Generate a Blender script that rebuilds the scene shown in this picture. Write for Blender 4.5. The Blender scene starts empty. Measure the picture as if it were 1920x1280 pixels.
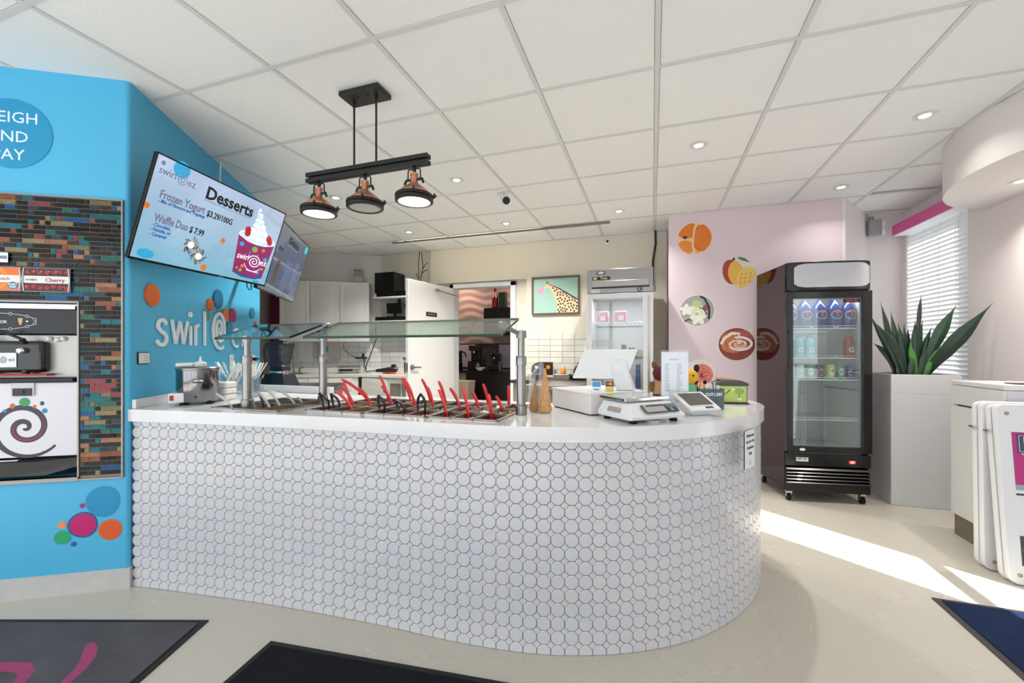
import bpy, math, random
from math import sin, cos, pi, radians
from mathutils import Matrix, Vector
random.seed(7)
S = bpy.context.scene
COL = S.collection

# ------------------------------------------------------------------ camera, sky, sun, exposure
cam_d = bpy.data.cameras.new('camera'); cam = bpy.data.objects.new('camera', cam_d); COL.objects.link(cam)
cam.location = (0, 0, 1.25); cam.rotation_euler = (radians(90), 0, 0.3252)
cam_d.sensor_width = 36; cam_d.lens = 36*782.2/1920; cam_d.shift_y = 15/1920; cam_d.clip_start = 0.05
S.camera = cam
S.view_settings.view_transform = 'Standard'; S.view_settings.look = 'None'
S.view_settings.gamma = 1; S.view_settings.use_curve_mapping = False
S.view_settings.exposure = 0.62
w = bpy.data.worlds.new('sky'); S.world = w; w.use_nodes = True
bg = w.node_tree.nodes['Background']; bg.inputs[0].default_value = (0.90, 0.95, 1.0, 1); bg.inputs[1].default_value = 1.5
sun_d = bpy.data.lights.new('sun', 'SUN'); sun_d.energy = 11; sun_d.angle = radians(0.6); sun_d.color = (1, 0.96, 0.90)
sun = bpy.data.objects.new('sun', sun_d); COL.objects.link(sun)
el = radians(41)
sun.rotation_euler = Vector((-0.787*cos(el), 0.617*cos(el), -sin(el))).to_track_quat('-Z', 'Y').to_euler()
S.cycles.max_bounces = 10; S.cycles.diffuse_bounces = 6; S.cycles.glossy_bounces = 4
S.cycles.transparent_max_bounces = 16; S.cycles.sample_clamp_indirect = 6
S.cycles.use_adaptive_sampling = True
try: S.cycles.use_denoising = True
except Exception: pass

# ------------------------------------------------------------------ helpers
def lin(h):
    h = h.lstrip('#'); o = []
    for i in (0, 2, 4):
        c = int(h[i:i+2], 16)/255; o.append(c/12.92 if c <= .04045 else ((c+.055)/1.055)**2.4)
    return (*o, 1)
_M = {}
def M(hexc, rough=.5, metal=0, emit=0, var=0, vscale=8, bump=0, bscale=60, coat=0, spec=.5, hex2=None, stretch=None):
    key = (hexc, rough, metal, emit, var, vscale, bump, bscale, coat, spec, hex2, stretch)
    if key in _M: return _M[key]
    m = bpy.data.materials.new('mat_%d' % len(_M)); m.use_nodes = True; nt = m.node_tree; N = nt.nodes; L = nt.links
    b = N['Principled BSDF']; b.inputs['Base Color'].default_value = lin(hexc)
    b.inputs['Roughness'].default_value = rough; b.inputs['Metallic'].default_value = metal
    b.inputs['Coat Weight'].default_value = coat; b.inputs['Specular IOR Level'].default_value = spec
    if emit:
        b.inputs['Emission Color'].default_value = lin(hexc); b.inputs['Emission Strength'].default_value = emit
    tc = N.new('ShaderNodeTexCoord'); src = tc.outputs['Object']
    if stretch:
        mp = N.new('ShaderNodeMapping'); mp.inputs['Scale'].default_value = stretch
        L.new(src, mp.inputs[0]); src = mp.outputs[0]
    n = N.new('ShaderNodeTexNoise'); n.inputs['Scale'].default_value = vscale; n.inputs['Detail'].default_value = 5
    L.new(src, n.inputs['Vector'])
    if var or hex2:
        mx = N.new('ShaderNodeMix'); mx.data_type = 'RGBA'; c = lin(hexc)
        mx.inputs[6].default_value = lin(hex2) if hex2 else (*[x*(1-var) for x in c[:3]], 1)
        mx.inputs[7].default_value = c
        cr = N.new('ShaderNodeValToRGB'); cr.color_ramp.elements[0].position = .2; cr.color_ramp.elements[1].position = .8
        L.new(n.outputs[0], cr.inputs[0]); L.new(cr.outputs[0], mx.inputs[0])
        L.new(mx.outputs[2], b.inputs['Base Color'])
    else:
        mr = N.new('ShaderNodeMapRange'); mr.inputs[3].default_value = max(0, rough-.04); mr.inputs[4].default_value = min(1, rough+.04)
        L.new(n.outputs[0], mr.inputs[0]); L.new(mr.outputs[0], b.inputs['Roughness'])
    if bump:
        n2 = N.new('ShaderNodeTexNoise'); n2.inputs['Scale'].default_value = bscale; n2.inputs['Detail'].default_value = 3
        L.new(src, n2.inputs['Vector'])
        bp = N.new('ShaderNodeBump'); bp.inputs['Strength'].default_value = bump; bp.inputs['Distance'].default_value = .004
        L.new(n2.outputs[0], bp.inputs['Height']); L.new(bp.outputs[0], b.inputs['Normal'])
    _M[key] = m; return m
def glass(hexc='#ffffff', refl=1.0, rough=0.0, key=None):
    k = ('glass', hexc, refl, rough)
    if k in _M: return _M[k]
    m = bpy.data.materials.new('glass_%d' % len(_M)); m.use_nodes = True; nt = m.node_tree; N = nt.nodes; L = nt.links
    N.remove(N['Principled BSDF']); out = N['Material Output']
    t = N.new('ShaderNodeBsdfTransparent'); t.inputs[0].default_value = lin(hexc)
    g = N.new('ShaderNodeBsdfGlossy'); g.inputs['Roughness'].default_value = rough; g.inputs[0].default_value = (1, 1, 1, 1)
    lw = N.new('ShaderNodeLayerWeight'); lw.inputs[0].default_value = .5      # Schlick, same from both sides of the pane
    pw = N.new('ShaderNodeMath'); pw.operation = 'POWER'; pw.inputs[1].default_value = 5; L.new(lw.outputs['Facing'], pw.inputs[0])
    f = N.new('ShaderNodeMath'); f.operation = 'MULTIPLY_ADD'; f.inputs[1].default_value = .95; f.inputs[2].default_value = .045; L.new(pw.outputs[0], f.inputs[0])
    mu = N.new('ShaderNodeMath'); mu.operation = 'MULTIPLY'; mu.inputs[1].default_value = refl; mu.use_clamp = True
    mx = N.new('ShaderNodeMixShader'); L.new(f.outputs[0], mu.inputs[0]); L.new(mu.outputs[0], mx.inputs[0])
    L.new(t.outputs[0], mx.inputs[1]); L.new(g.outputs[0], mx.inputs[2]); L.new(mx.outputs[0], out.inputs[0])
    _M[k] = m; return m

class MB:
    def __init__(s): s.v = []; s.f = []; s.mi = []; s.m = 0; s.T = Matrix()
    def add(s, vs, fs):
        b = len(s.v); s.v += [tuple(s.T @ Vector(v)) for v in vs]
        s.f += [tuple(i+b for i in f) for f in fs]; s.mi += [s.m]*len(fs); return s
    def box(s, x0, x1, y0, y1, z0, z1):
        return s.add([(x0,y0,z0),(x1,y0,z0),(x1,y1,z0),(x0,y1,z0),(x0,y0,z1),(x1,y0,z1),(x1,y1,z1),(x0,y1,z1)],
                     [(0,3,2,1),(4,5,6,7),(0,1,5,4),(1,2,6,5),(2,3,7,6),(3,0,4,7)])
    def frustum(s, b, t, z0, z1):      # b,t = (x0,x1,y0,y1)
        return s.add([(b[0],b[2],z0),(b[1],b[2],z0),(b[1],b[3],z0),(b[0],b[3],z0),(t[0],t[2],z1),(t[1],t[2],z1),(t[1],t[3],z1),(t[0],t[3],z1)],
                     [(0,3,2,1),(4,5,6,7),(0,1,5,4),(1,2,6,5),(2,3,7,6),(3,0,4,7)])
    def prism(s, poly, z0, z1, side=None):
        n = len(poly); a = sum(poly[i][0]*poly[(i+1)%n][1]-poly[(i+1)%n][0]*poly[i][1] for i in range(n))
        if a < 0: poly = poly[::-1]
        s.add([(x,y,z0) for x,y in poly]+[(x,y,z1) for x,y in poly], [tuple(range(n))[::-1], tuple(range(n,2*n))])
        b = len(s.v)-2*n; k = s.m if side is None else side
        for i in range(n):
            j = (i+1)%n; s.f.append((b+i,b+j,b+n+j,b+n+i)); s.mi.append(k)
        return s
    def lathe(s, prof, c=(0,0,0), n=20):
        vs = []; fs = []
        for r, z in prof:
            for i in range(n): vs.append((c[0]+r*cos(2*pi*i/n), c[1]+r*sin(2*pi*i/n), c[2]+z))
        for k in range(len(prof)-1):
            for i in range(n):
                j = (i+1)%n; fs.append((k*n+i,k*n+j,(k+1)*n+j,(k+1)*n+i))
        if prof[0][0] > 1e-5: fs.append(tuple(range(n))[::-1])
        if prof[-1][0] > 1e-5: fs.append(tuple(range((len(prof)-1)*n, len(prof)*n)))
        return s.add(vs, fs)
    def tube(s, pts, r, n=8, flat=1.0, up=(0,0,1)):
        pts = [Vector(p) for p in pts]; rs = r if isinstance(r, (list, tuple)) else [r]*len(pts)
        vs = []; fs = []; up = Vector(up); prev = None
        for i, p in enumerate(pts):
            d = (pts[min(i+1,len(pts)-1)]-pts[max(i-1,0)]).normalized()
            a = prev if prev is not None else (d.cross(up) if abs(d.dot(up)) < .98 else d.cross(Vector((1,0,0))))
            a = (a - d*a.dot(d)).normalized(); b = d.cross(a); prev = a
            for k in range(n): vs.append(p + a*rs[i]*cos(2*pi*k/n) + b*rs[i]*flat*sin(2*pi*k/n))
        for i in range(len(pts)-1):
            for k in range(n):
                j = (k+1)%n; fs.append((i*n+k,i*n+j,(i+1)*n+j,(i+1)*n+k))
        fs += [tuple(range(n))[::-1], tuple(range((len(pts)-1)*n, len(pts)*n))]
        return s.add(vs, fs)
    def cyl(s, p0, p1, r0, r1=None, n=14): return s.tube([p0, p1], [r0, r0 if r1 is None else r1], n)
    def poly(s, pts, z=0): return s.add([(x,y,z) for x,y in pts], [tuple(range(len(pts)))])
    def disc(s, cx, cy, rx, ry=None, z=0, n=24, th=0, wob=0, ph=0):
        ry = rx if ry is None else ry
        p = [(cx+rx*(1+wob*sin(3*2*pi*i/n+ph))*cos(2*pi*i/n), cy+ry*(1+wob*sin(3*2*pi*i/n+ph))*sin(2*pi*i/n)) for i in range(n)]
        return s.prism(p, z, z+th) if th else s.poly(p, z)
    def ribbon(s, pts, wd, z0, z1=None):
        n = len(pts); ws = wd if isinstance(wd, (list, tuple)) else [wd]*n; L = []; R = []
        for i in range(n):
            a = pts[max(i-1,0)]; b = pts[min(i+1,n-1)]; dx, dy = b[0]-a[0], b[1]-a[1]; l = math.hypot(dx,dy) or 1
            nx, ny = -dy/l*ws[i]/2, dx/l*ws[i]/2
            L.append((pts[i][0]+nx, pts[i][1]+ny)); R.append((pts[i][0]-nx, pts[i][1]-ny))
        if z1 is None:
            return s.add([(x,y,z0) for x,y in R]+[(x,y,z0) for x,y in L], [(i,i+1,n+i+1,n+i) for i in range(n-1)])
        vs = [(x,y,z0) for x,y in R]+[(x,y,z0) for x,y in L]+[(x,y,z1) for x,y in R]+[(x,y,z1) for x,y in L]; fs = []
        for i in range(n-1):
            fs += [(2*n+i,2*n+i+1,3*n+i+1,3*n+i),(i,n+i,n+i+1,i+1),(i,i+1,2*n+i+1,2*n+i),(n+i,3*n+i,3*n+i+1,n+i+1)]
        fs += [(0,2*n,3*n,n),(n-1,2*n-1,4*n-1,3*n-1)]
        return s.add(vs, fs)
    def blob(s, c, r, sub=1):
        rx, ry, rz = r if isinstance(r, tuple) else (r, r, r)
        n, k = (6, 3) if sub == 1 else (14, 8)
        vs = [(c[0],c[1],c[2]-rz)]; fs = []
        for a in range(1, k):
            t = pi*a/k
            for i in range(n): vs.append((c[0]+rx*sin(t)*cos(2*pi*i/n), c[1]+ry*sin(t)*sin(2*pi*i/n), c[2]-rz*cos(t)))
        vs.append((c[0],c[1],c[2]+rz)); T = len(vs)-1
        for i in range(n):
            j = (i+1)%n; fs.append((0,1+j,1+i)); fs.append((T,T-n+i,T-n+j))
            for a in range(k-2): fs.append((1+a*n+i,1+a*n+j,1+(a+1)*n+j,1+(a+1)*n+i))
        return s.add(vs, fs)
    def mesh(s, name, mats, smooth=True):
        me = bpy.data.meshes.new(name); me.from_pydata(s.v, [], s.f)
        for m in (mats if isinstance(mats, (list, tuple)) else [mats]): me.materials.append(m)
        me.polygons.foreach_set('material_index', s.mi)
        if smooth:
            me.polygons.foreach_set('use_smooth', [True]*len(s.f)); me.set_sharp_from_angle(angle=radians(35))
        me.update(); return me
    def build(s, name, mats, parent=None, bevel=0, smooth=True, **kw):
        o = bpy.data.objects.new(name, s.mesh(name, mats, smooth)); COL.objects.link(o)
        if parent: o.parent = parent
        if bevel:
            b = o.modifiers.new('bevel', 'BEVEL'); b.width = bevel; b.segments = 2; b.limit_method = 'ANGLE'; b.angle_limit = radians(40)
        tag(o, **kw); return o
def tag(o, label=None, cat=None, group=None, kind=None):
    if label: o['label'] = label
    if cat: o['category'] = cat
    if group: o['group'] = group
    if kind: o['kind'] = kind
    return o
def thing(name, label, cat, loc=(0,0,0), rz=0, group=None, kind=None, mat=None):
    o = bpy.data.objects.new(name, None); COL.objects.link(o); o.empty_display_size = .1
    if mat is not None: o.matrix_world = mat
    else: o.location = loc; o.rotation_euler = (0, 0, rz)
    return tag(o, label, cat, group, kind)
def frame(o, ux, uy):
    ux = Vector(ux).normalized(); uy = Vector(uy).normalized(); uz = ux.cross(uy)
    m = Matrix((ux, uy, uz)).transposed().to_4x4(); m.translation = Vector(o); return m
def copy_tree(o, parent=None):
    c = o.copy(); COL.objects.link(c); c.parent = parent
    for ch in list(o.children): copy_tree(ch, c)
    return c
def text(s, size, mat, parent, x, y, z=0, rot=0, name='lettering', align='CENTER', bold=0, ext=0.0004, sx=1, m=None):
    c = bpy.data.curves.new(name, 'FONT'); c.body = s; c.size = size; c.align_x = align; c.align_y = 'CENTER'
    c.extrude = ext; c.offset = bold; c.resolution_u = 2; c.materials.append(mat)
    tmp = bpy.data.objects.new(name, c); me = bpy.data.meshes.new_from_object(tmp); bpy.data.objects.remove(tmp)
    o = bpy.data.objects.new(name, me); COL.objects.link(o); o.parent = parent
    T = Matrix.Translation((x, y, z)) @ Matrix.Rotation(rot, 4, 'Z') @ Matrix.Diagonal((sx, 1, 1, 1))
    if m is not None: T = m @ T
    o.matrix_local = T; return o
def spiral(cx, cy, r0, r1, turns, a0, n=50, ex=1, ey=1, cw=1):
    return [(cx+ex*(r0+(r1-r0)*t)*cos(a0+cw*2*pi*turns*t), cy+ey*(r0+(r1-r0)*t)*sin(a0+cw*2*pi*turns*t)) for t in [i/n for i in range(n+1)]]
def bez(p0, p1, p2, n=8):
    return [tuple((1-t)**2*a+2*t*(1-t)*b+t*t*c for a, b, c in zip(p0, p1, p2)) for t in [i/n for i in range(n+1)]]

A = radians(31); UX = Vector((cos(A), sin(A), 0)); UB = Vector((-sin(A), cos(A), 0)); UZ = Vector((0, 0, 1))
CORNER = Vector((-2.6, 1.43, 0)); CZ = 2.653

WHITE = M('#e8e8e8', .5, var=.03); PLASTIC = M('#e6e6e8', .35); BLACK = M('#141416', .35); MATBLACK = M('#161617', .6)
STEEL = M('#9d9b98', .28, 1, var=.08, vscale=3, stretch=(2, 2, 60)); STEEL2 = M('#a9a6a2', .32, 1)
CHROME = M('#d8d8d8', .08, 1); RUBBER = M('#0d0d0d', .8)
BLUE = M('#4fb6e2', .45, var=.03, vscale=2, bump=.05, bscale=150)
CREAM = M('#d8d2c4', .75, var=.03, vscale=2); OFFW = M('#dad8d6', .7, var=.03, vscale=2)
PINKW = M('#e0cfd6', .6, var=.03, vscale=1.5); RWALL = M('#e9e1df', .7, var=.03, vscale=2)
COUNTER = M('#e4e4e6', .12, var=.015, vscale=30, coat=.3)
LAMPW = M('#fff1d8', .5, emit=9)

# ------------------------------------------------------------------ setting
st = dict(kind='structure')
def floor_mat():
    m = M('#c9c4b8', .22, vscale=1.1, hex2='#c2bcae').copy(); nt = m.node_tree; N = nt.nodes; L = nt.links
    b = N['Principled BSDF']; tc = N.new('ShaderNodeTexCoord')
    n = N.new('ShaderNodeTexNoise'); n.inputs['Scale'].default_value = .9; n.inputs['Detail'].default_value = 9; n.inputs['Distortion'].default_value = 1.2
    L.new(tc.outputs['Object'], n.inputs[0])
    mr = N.new('ShaderNodeMapRange'); mr.inputs[1].default_value = .3; mr.inputs[2].default_value = .7; mr.inputs[3].default_value = .22; mr.inputs[4].default_value = .34
    L.new(n.outputs[0], mr.inputs[0])
    for l in list(b.inputs['Roughness'].links): nt.links.remove(l)
    L.new(mr.outputs[0], b.inputs['Roughness'])
    # fine hairline scuffs
    wv = N.new('ShaderNodeTexVoronoi'); wv.feature = 'DISTANCE_TO_EDGE'; wv.inputs['Scale'].default_value = .8
    n3 = N.new('ShaderNodeTexNoise'); n3.inputs['Scale'].default_value = 2.5; L.new(tc.outputs['Object'], n3.inputs[0])
    ad = N.new('ShaderNodeVectorMath'); ad.operation = 'ADD'; L.new(tc.outputs['Object'], ad.inputs[0]); L.new(n3.outputs[1], ad.inputs[1]); L.new(ad.outputs[0], wv.inputs[0])
    cr = N.new('ShaderNodeValToRGB'); cr.color_ramp.elements[0].color = (.62,.62,.62,1); cr.color_ramp.elements[1].position = .0022; cr.color_ramp.elements[1].color = (1,1,1,1)
    L.new(wv.outputs[0], cr.inputs[0])
    mu = N.new('ShaderNodeMix'); mu.data_type = 'RGBA'; mu.blend_type = 'MULTIPLY'; mu.inputs[0].default_value = .22
    src = b.inputs['Base Color'].links[0].from_socket; L.new(src, mu.inputs[6]); L.new(cr.outputs[0], mu.inputs[7]); L.new(mu.outputs[2], b.inputs['Base Color'])
    return m
MB().box(-6.2, 2.8, -2.2, 5.6, -.05, 0).build('floor', floor_mat(), **st)
ceil = MB().box(-6.2, 2.8, -2.2, 5.6, 2.72, 2.78).build('ceiling', M('#cfcfce', .9), **st)
TILEM = M('#eeeeed', .9, bump=.35, bscale=90); BAR = M('#d6d6d5', .5); GAP = M('#4a4a48', .8)
X0, Y0, TP = .022, 2.196, .6096
def in_room(x, y):
    if x > 2.75 or y > 5.6 or y < -2.2: return False
    p = Vector((x, y, 0))-CORNER
    if p.dot(UB) < 2.0 and p.dot(UX) < -.3 and p.dot(UB) > .3: return False
    if p.dot(UX) < -.9 and p.dot(UB) < 2 and y > .8: return False
    q = Vector((x+3.87, y-5.32, 0))
    if q.dot(Vector((sin(A), -cos(A), 0))) < -.45: return False
    return x > -6
h = (TP-.026)/2
tb = MB(); tb.frustum((-h+.001, h-.001, -h+.001, h-.001), (-h, h, -h, h), 0, .012); tme = tb.mesh('ceiling_tile', TILEM, False)
for i in range(-10, 5):
    for j in range(-8, 6):
        cx, cy = X0+TP*(i+.5), Y0+TP*(j+.5)
        if in_room(cx, cy):
            o = bpy.data.objects.new('ceiling_tile', tme); COL.objects.link(o); o.parent = ceil
            o.location = (cx, cy, CZ+.002+random.uniform(0, .0012))
            if cx > 1.8 and cy > 4.2: o.location.z += .012; o.rotation_euler = (.008, .012, 0)
for i in range(-10, 5):
    x = X0+TP*i
    MB().box(x-.012, x+.012, -2.2, 5.6, CZ-.002, CZ+.004).box(x-.003, x+.003, -2.2, 5.6, CZ+.004, 2.72).build('grid_bar', BAR, ceil)
for j in range(-7, 6):
    y = Y0+TP*j
    MB().box(-6.2, 2.8, y-.012, y+.012, CZ-.001, CZ+.0035).box(-6.2, 2.8, y-.003, y+.003, CZ+.0035, 2.70).build('grid_bar', BAR, ceil)

# back wall with doorway, the proud band around the recess
wb = MB().box(-3.9, -2.66, 5.32, 5.44, 0, 2.76).box(-1.78, 1.75, 5.32, 5.44, 0, 2.76).box(-2.66, -1.78, 5.32, 5.44, 2.11, 2.76)
wb.box(-1.57, .16, 5.262, 5.321, 0, 2.76).box(-3.0, -1.57, 5.262, 5.321, 2.18, 2.76)
wall_back = wb.build('wall_back', CREAM, **st)
wl = MB(); wl.T = frame((-3.87, 5.32, 0), UX, UZ)
wl.box(-1.9, .05, 0, 2.76, -.12, 0); wall_cab = wl.build('wall_back_left', OFFW, **st)
# blue walls
wbf = MB(); wbf.T = frame(CORNER, UX, UZ)
OL, OR, OB, OT = -.95, -.214, .60, 1.488           # machine opening
wbf.box(-1.9, OL, .105, 2.76, -.1, 0).box(OR, -.02, .105, 2.76, -.1, 0).box(OL, OR, .105, OB, -.1, 0).box(OL, OR, OT, 2.76, -.1, 0)
# rounded outside corner bead and kick
wbf.tube([(-.02, .105, -.02), (-.02, 2.76, -.02)], .02, 20)
wall_front = wbf.build('wall_left', BLUE, **st)
KICK = M('#c9c9c6', .6, var=.15, vscale=14)
kb = MB(); kb.T = frame(CORNER, UX, UZ); kb.box(-1.9, .006, 0, .108, -.1, .004); kb.build('baseboard_left', KICK, **st)
wbs = MB(); wbs.T = frame(CORNER, UB, UZ); wbs.box(.02, 1.82, 0, 2.76, -.19, 0).box(1.62, 1.82, 0, 2.76, -.6, -.19)
wall_side = wbs.build('wall_left_side', BLUE, **st)
wn = MB(); wn.T = frame(CORNER, UB, UZ); wn.box(1.8, 4.4, 0, 2.76, -.72, -.6); wn.build('wall_left_nook', M('#7d7470', .7, var=.05), **st)
mg = MB(); mg.T = frame((-3.87, 5.32, 0), UX, UZ); mg.box(-1.6, -1.40, 0, 2.7, 0, .01); mg.build('trim_1', M('#7c1238', .5), **st)
# pink wall
MB().box(.16, 1.676, 4.67, 4.79, 0, 2.76).build('wall_pink', PINKW, **st)
MB().box(.155, 1.68, 4.662, 4.672, 0, .09).build('baseboard_pink', WHITE, **st)
# white return wall and right walls
rw = MB(); rw.prism([(1.676,4.67),(1.70,4.67),(2.2,5.44),(2.0,5.44),(1.676,4.79)], 0, 2.76)
rw.box(2.1, 2.62, 5.40, 5.46, 0, 2.76); rw.build('wall_right_return', RWALL, **st)
r = MB(); r.box(2.45, 2.6, 4.40, 5.46, 0, .95).box(2.45, 2.6, 4.40, 5.46, 2.50, 2.76).box(2.45, 2.6, 5.30, 5.46, .95, 2.50)
r.box(2.43, 2.6, 2.50, 4.40, 0, 2.76).box(2.43, 2.6, 1.80, 2.50, 2.12, 2.76).box(2.43, 2.6, -2.2, 1.80, 0, 2.76)
r.build('wall_right', RWALL, **st)
# glazed street door in the right wall (outside the frame; lets the sun patch in)
d = thing('door_1', 'white framed glass street door in the right wall', None, (2.5, 1.8, 0), kind='structure')
MB().box(-.03,.03, 0,.04, 0,2.12).box(-.03,.03, .60,.70, 0,2.12).box(-.03,.03, .04,.60, 0,.10).box(-.03,.03, .04,.60, 2.05,2.12).build('door_frame', WHITE, d)
MB().box(-.02,.02, .04,.60, 1.02,1.07).build('push_bar', STEEL2, d)
MB().box(-.003,.003, .04,.60, .10,2.05).build('pane', glass('#fbfdfd'), d)
# shopfront behind the camera
sf = MB()
for x in (-5.9, -4.2, -2.6, -1.0, .6, 2.3): sf.box(x-.04, x+.04, -2.2, -2.1, 0, 2.76)
sf.box(-6.2, 2.45, -2.2, -2.1, 2.45, 2.76).box(-6.2, 2.45, -2.2, -2.1, 0, .12)
sf.build('wall_street_side', M('#4a4a4c', .4), **st)

# ------------------------------------------------------------------ service counter
def catmull(P, n=10):
    out = []
    for i in range(len(P)-1):
        p0 = P[max(i-1,0)]; p1 = P[i]; p2 = P[i+1]; p3 = P[min(i+2,len(P)-1)]
        for k in range(n):
            t = k/n
            out.append(tuple(.5*((2*b)+(-a+c)*t+(2*a-5*b+4*c-d)*t*t+(-a+3*b-3*c+d)*t**3) for a,b,c,d in zip(p0,p1,p2,p3)))
    return out+[P[-1]]
BASE = [(-2.612,1.449),(-2.337,1.488),(-1.805,1.555),(-1.205,1.60),(-.80,1.613),(-.466,1.652),(-.194,1.735),(.03,1.852),(.212,1.993),(.369,2.18),(.487,2.383),(.562,2.61),(.575,2.80),(.53,2.95),(.43,3.06),(.28,3.12),(.10,3.13)]
FR = catmull(BASE, 12)
inner = [(-.05,3.05),(-.10,2.85),(-.14,2.62),(-.26,2.45),(-.45,2.40),(-3.15,2.40)]
def offset(P, d):
    o = []
    for i in range(len(P)):
        a = P[max(i-1,0)]; b = P[min(i+1,len(P)-1)]; dx, dy = b[0]-a[0], b[1]-a[1]; l = math.hypot(dx,dy)
        o.append((P[i][0]+dy/l*d, P[i][1]-dx/l*d))
    return o
body_out = offset(FR, -.006)
cnt = thing('service_counter', 'long white counter faced with octagon and dot mosaic tiles and a rounded right end', 'counter')
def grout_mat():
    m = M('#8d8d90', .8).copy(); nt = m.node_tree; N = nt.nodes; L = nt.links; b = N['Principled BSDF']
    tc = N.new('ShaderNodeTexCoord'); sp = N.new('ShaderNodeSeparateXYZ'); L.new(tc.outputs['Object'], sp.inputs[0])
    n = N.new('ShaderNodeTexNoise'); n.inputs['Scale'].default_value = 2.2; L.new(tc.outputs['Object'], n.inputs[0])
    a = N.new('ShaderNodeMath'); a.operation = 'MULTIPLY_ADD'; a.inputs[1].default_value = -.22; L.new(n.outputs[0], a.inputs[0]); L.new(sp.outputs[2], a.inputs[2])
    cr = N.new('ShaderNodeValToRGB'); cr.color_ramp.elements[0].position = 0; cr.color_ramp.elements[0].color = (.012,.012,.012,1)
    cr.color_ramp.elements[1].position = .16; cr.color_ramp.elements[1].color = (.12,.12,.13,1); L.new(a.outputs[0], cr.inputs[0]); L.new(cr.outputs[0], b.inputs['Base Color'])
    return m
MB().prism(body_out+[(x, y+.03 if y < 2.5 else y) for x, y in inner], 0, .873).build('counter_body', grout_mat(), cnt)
# tiles: octagons on a square pitch, diamond dots between
lens = [0]
for a, b in zip(FR, FR[1:]): lens.append(lens[-1]+math.dist(a, b))
def at_len(s):
    for i in range(len(FR)-1):
        if lens[i+1] >= s or i == len(FR)-2:
            t = (s-lens[i])/(lens[i+1]-lens[i]); a, b = FR[i], FR[i+1]
            dx, dy = b[0]-a[0], b[1]-a[1]; l = math.hypot(dx, dy)
            return (a[0]+dx*t, a[1]+dy*t), (dx/l, dy/l)
P = .0571; G = .0027; cut = .30*P; e = P/2-G/2; k = e-cut+.0008
OCT = [(e,-k),(e,k),(k,e),(-k,e),(-e,k),(-e,-k),(-k,-e),(k,-e)]
TM = [M('#cfcfd5', .22, coat=.2), M('#cdcdd5', .24, coat=.2), M('#d0cfd2', .22, coat=.2), M('#cdcfd4', .24, coat=.2)]
def oct_mb(mb, T, ymin=None):
    mb.T = T; q = .0022
    pts = OCT
    if ymin is not None: pts = [(x, max(y, ymin)) for x, y in OCT]
    inn = [(x*(1-q*2/P*1.3), y*(1-q*2/P*1.3)) for x, y in pts]
    n = 8; vs = [(x,y,0) for x,y in pts]+[(x,y,.0042) for x,y in pts]+[(x,y,.0055) for x,y in inn]
    fs = [(i,(i+1)%n,n+(i+1)%n,n+i) for i in range(n)]+[(n+i,n+(i+1)%n,2*n+(i+1)%n,2*n+i) for i in range(n)]+[tuple(range(2*n,3*n))]
    mb.add(vs, fs)
octm = []
for m in TM:
    t = MB(); oct_mb(t, Matrix()); octm.append(t.mesh('tile', m, False))
tiles = []; dots = MB(); nT = int(lens[-1]/P)
for a in range(nT):
    s = (a+.5)*P+.003; (x, y), (tx, ty) = at_len(s)
    for rw_ in range(16):
        z = .873-.0005-(rw_+.05)*P
        T = frame((x, y, z), (tx, ty, 0), UZ); T.translation -= T.col[2].to_3d()*.0045
        dist = math.dist((x, y, z), (0, 0, 1.25)); face = T.col[2].to_3d().dot(Vector((-x, -y, 1.25-z)))/dist
        tiles.append((face/dist**2, T, z, random.randrange(4)))
    (x, y), (tx, ty) = at_len(s+P/2)
    for rw_ in range(15):
        z = .873-.0005-(rw_+.55)*P
        if z < .012: continue
        T = frame((x, y, z), (tx, ty, 0), UZ); T.translation -= T.col[2].to_3d()*.0045
        dots.T = T; c = cut-.0012
        dots.m = random.randrange(4)
        dots.add([(c,0,0),(0,c,0),(-c,0,0),(0,-c,0),(c,0,.005),(0,c,.005),(-c,0,.005),(0,-c,.005)], [(4,5,6,7),(0,1,5,4),(1,2,6,5),(2,3,7,6),(3,0,4,7)])
tiles.sort(key=lambda t: -t[0])
rest = MB()
for n_, (q, T, z, c) in enumerate(tiles):
    low = z-e < .002; high = z+e > .8725
    if n_ < 300 and not low and not high:
        o = bpy.data.objects.new('tile', octm[c]); COL.objects.link(o); o.parent = cnt
        o.matrix_local = T @ Matrix.Rotation(random.uniform(-.005, .005), 4, 'X') @ Matrix.Rotation(random.uniform(-.005, .005), 4, 'Y')
    else:
        rest.m = c; T2 = T @ Matrix.Rotation(random.uniform(-.005, .005), 4, 'Y')
        oct_mb(rest, T2, (.001-z) if low else None)
        if high:
            for i in range(len(rest.v)-24, len(rest.v)): rest.v[i] = (rest.v[i][0], rest.v[i][1], min(rest.v[i][2], .8725))
rest.build('tile', TM, cnt, smooth=False, kind='stuff'); dots.build('dot_tile', TM, cnt, smooth=False, kind='stuff')

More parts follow.
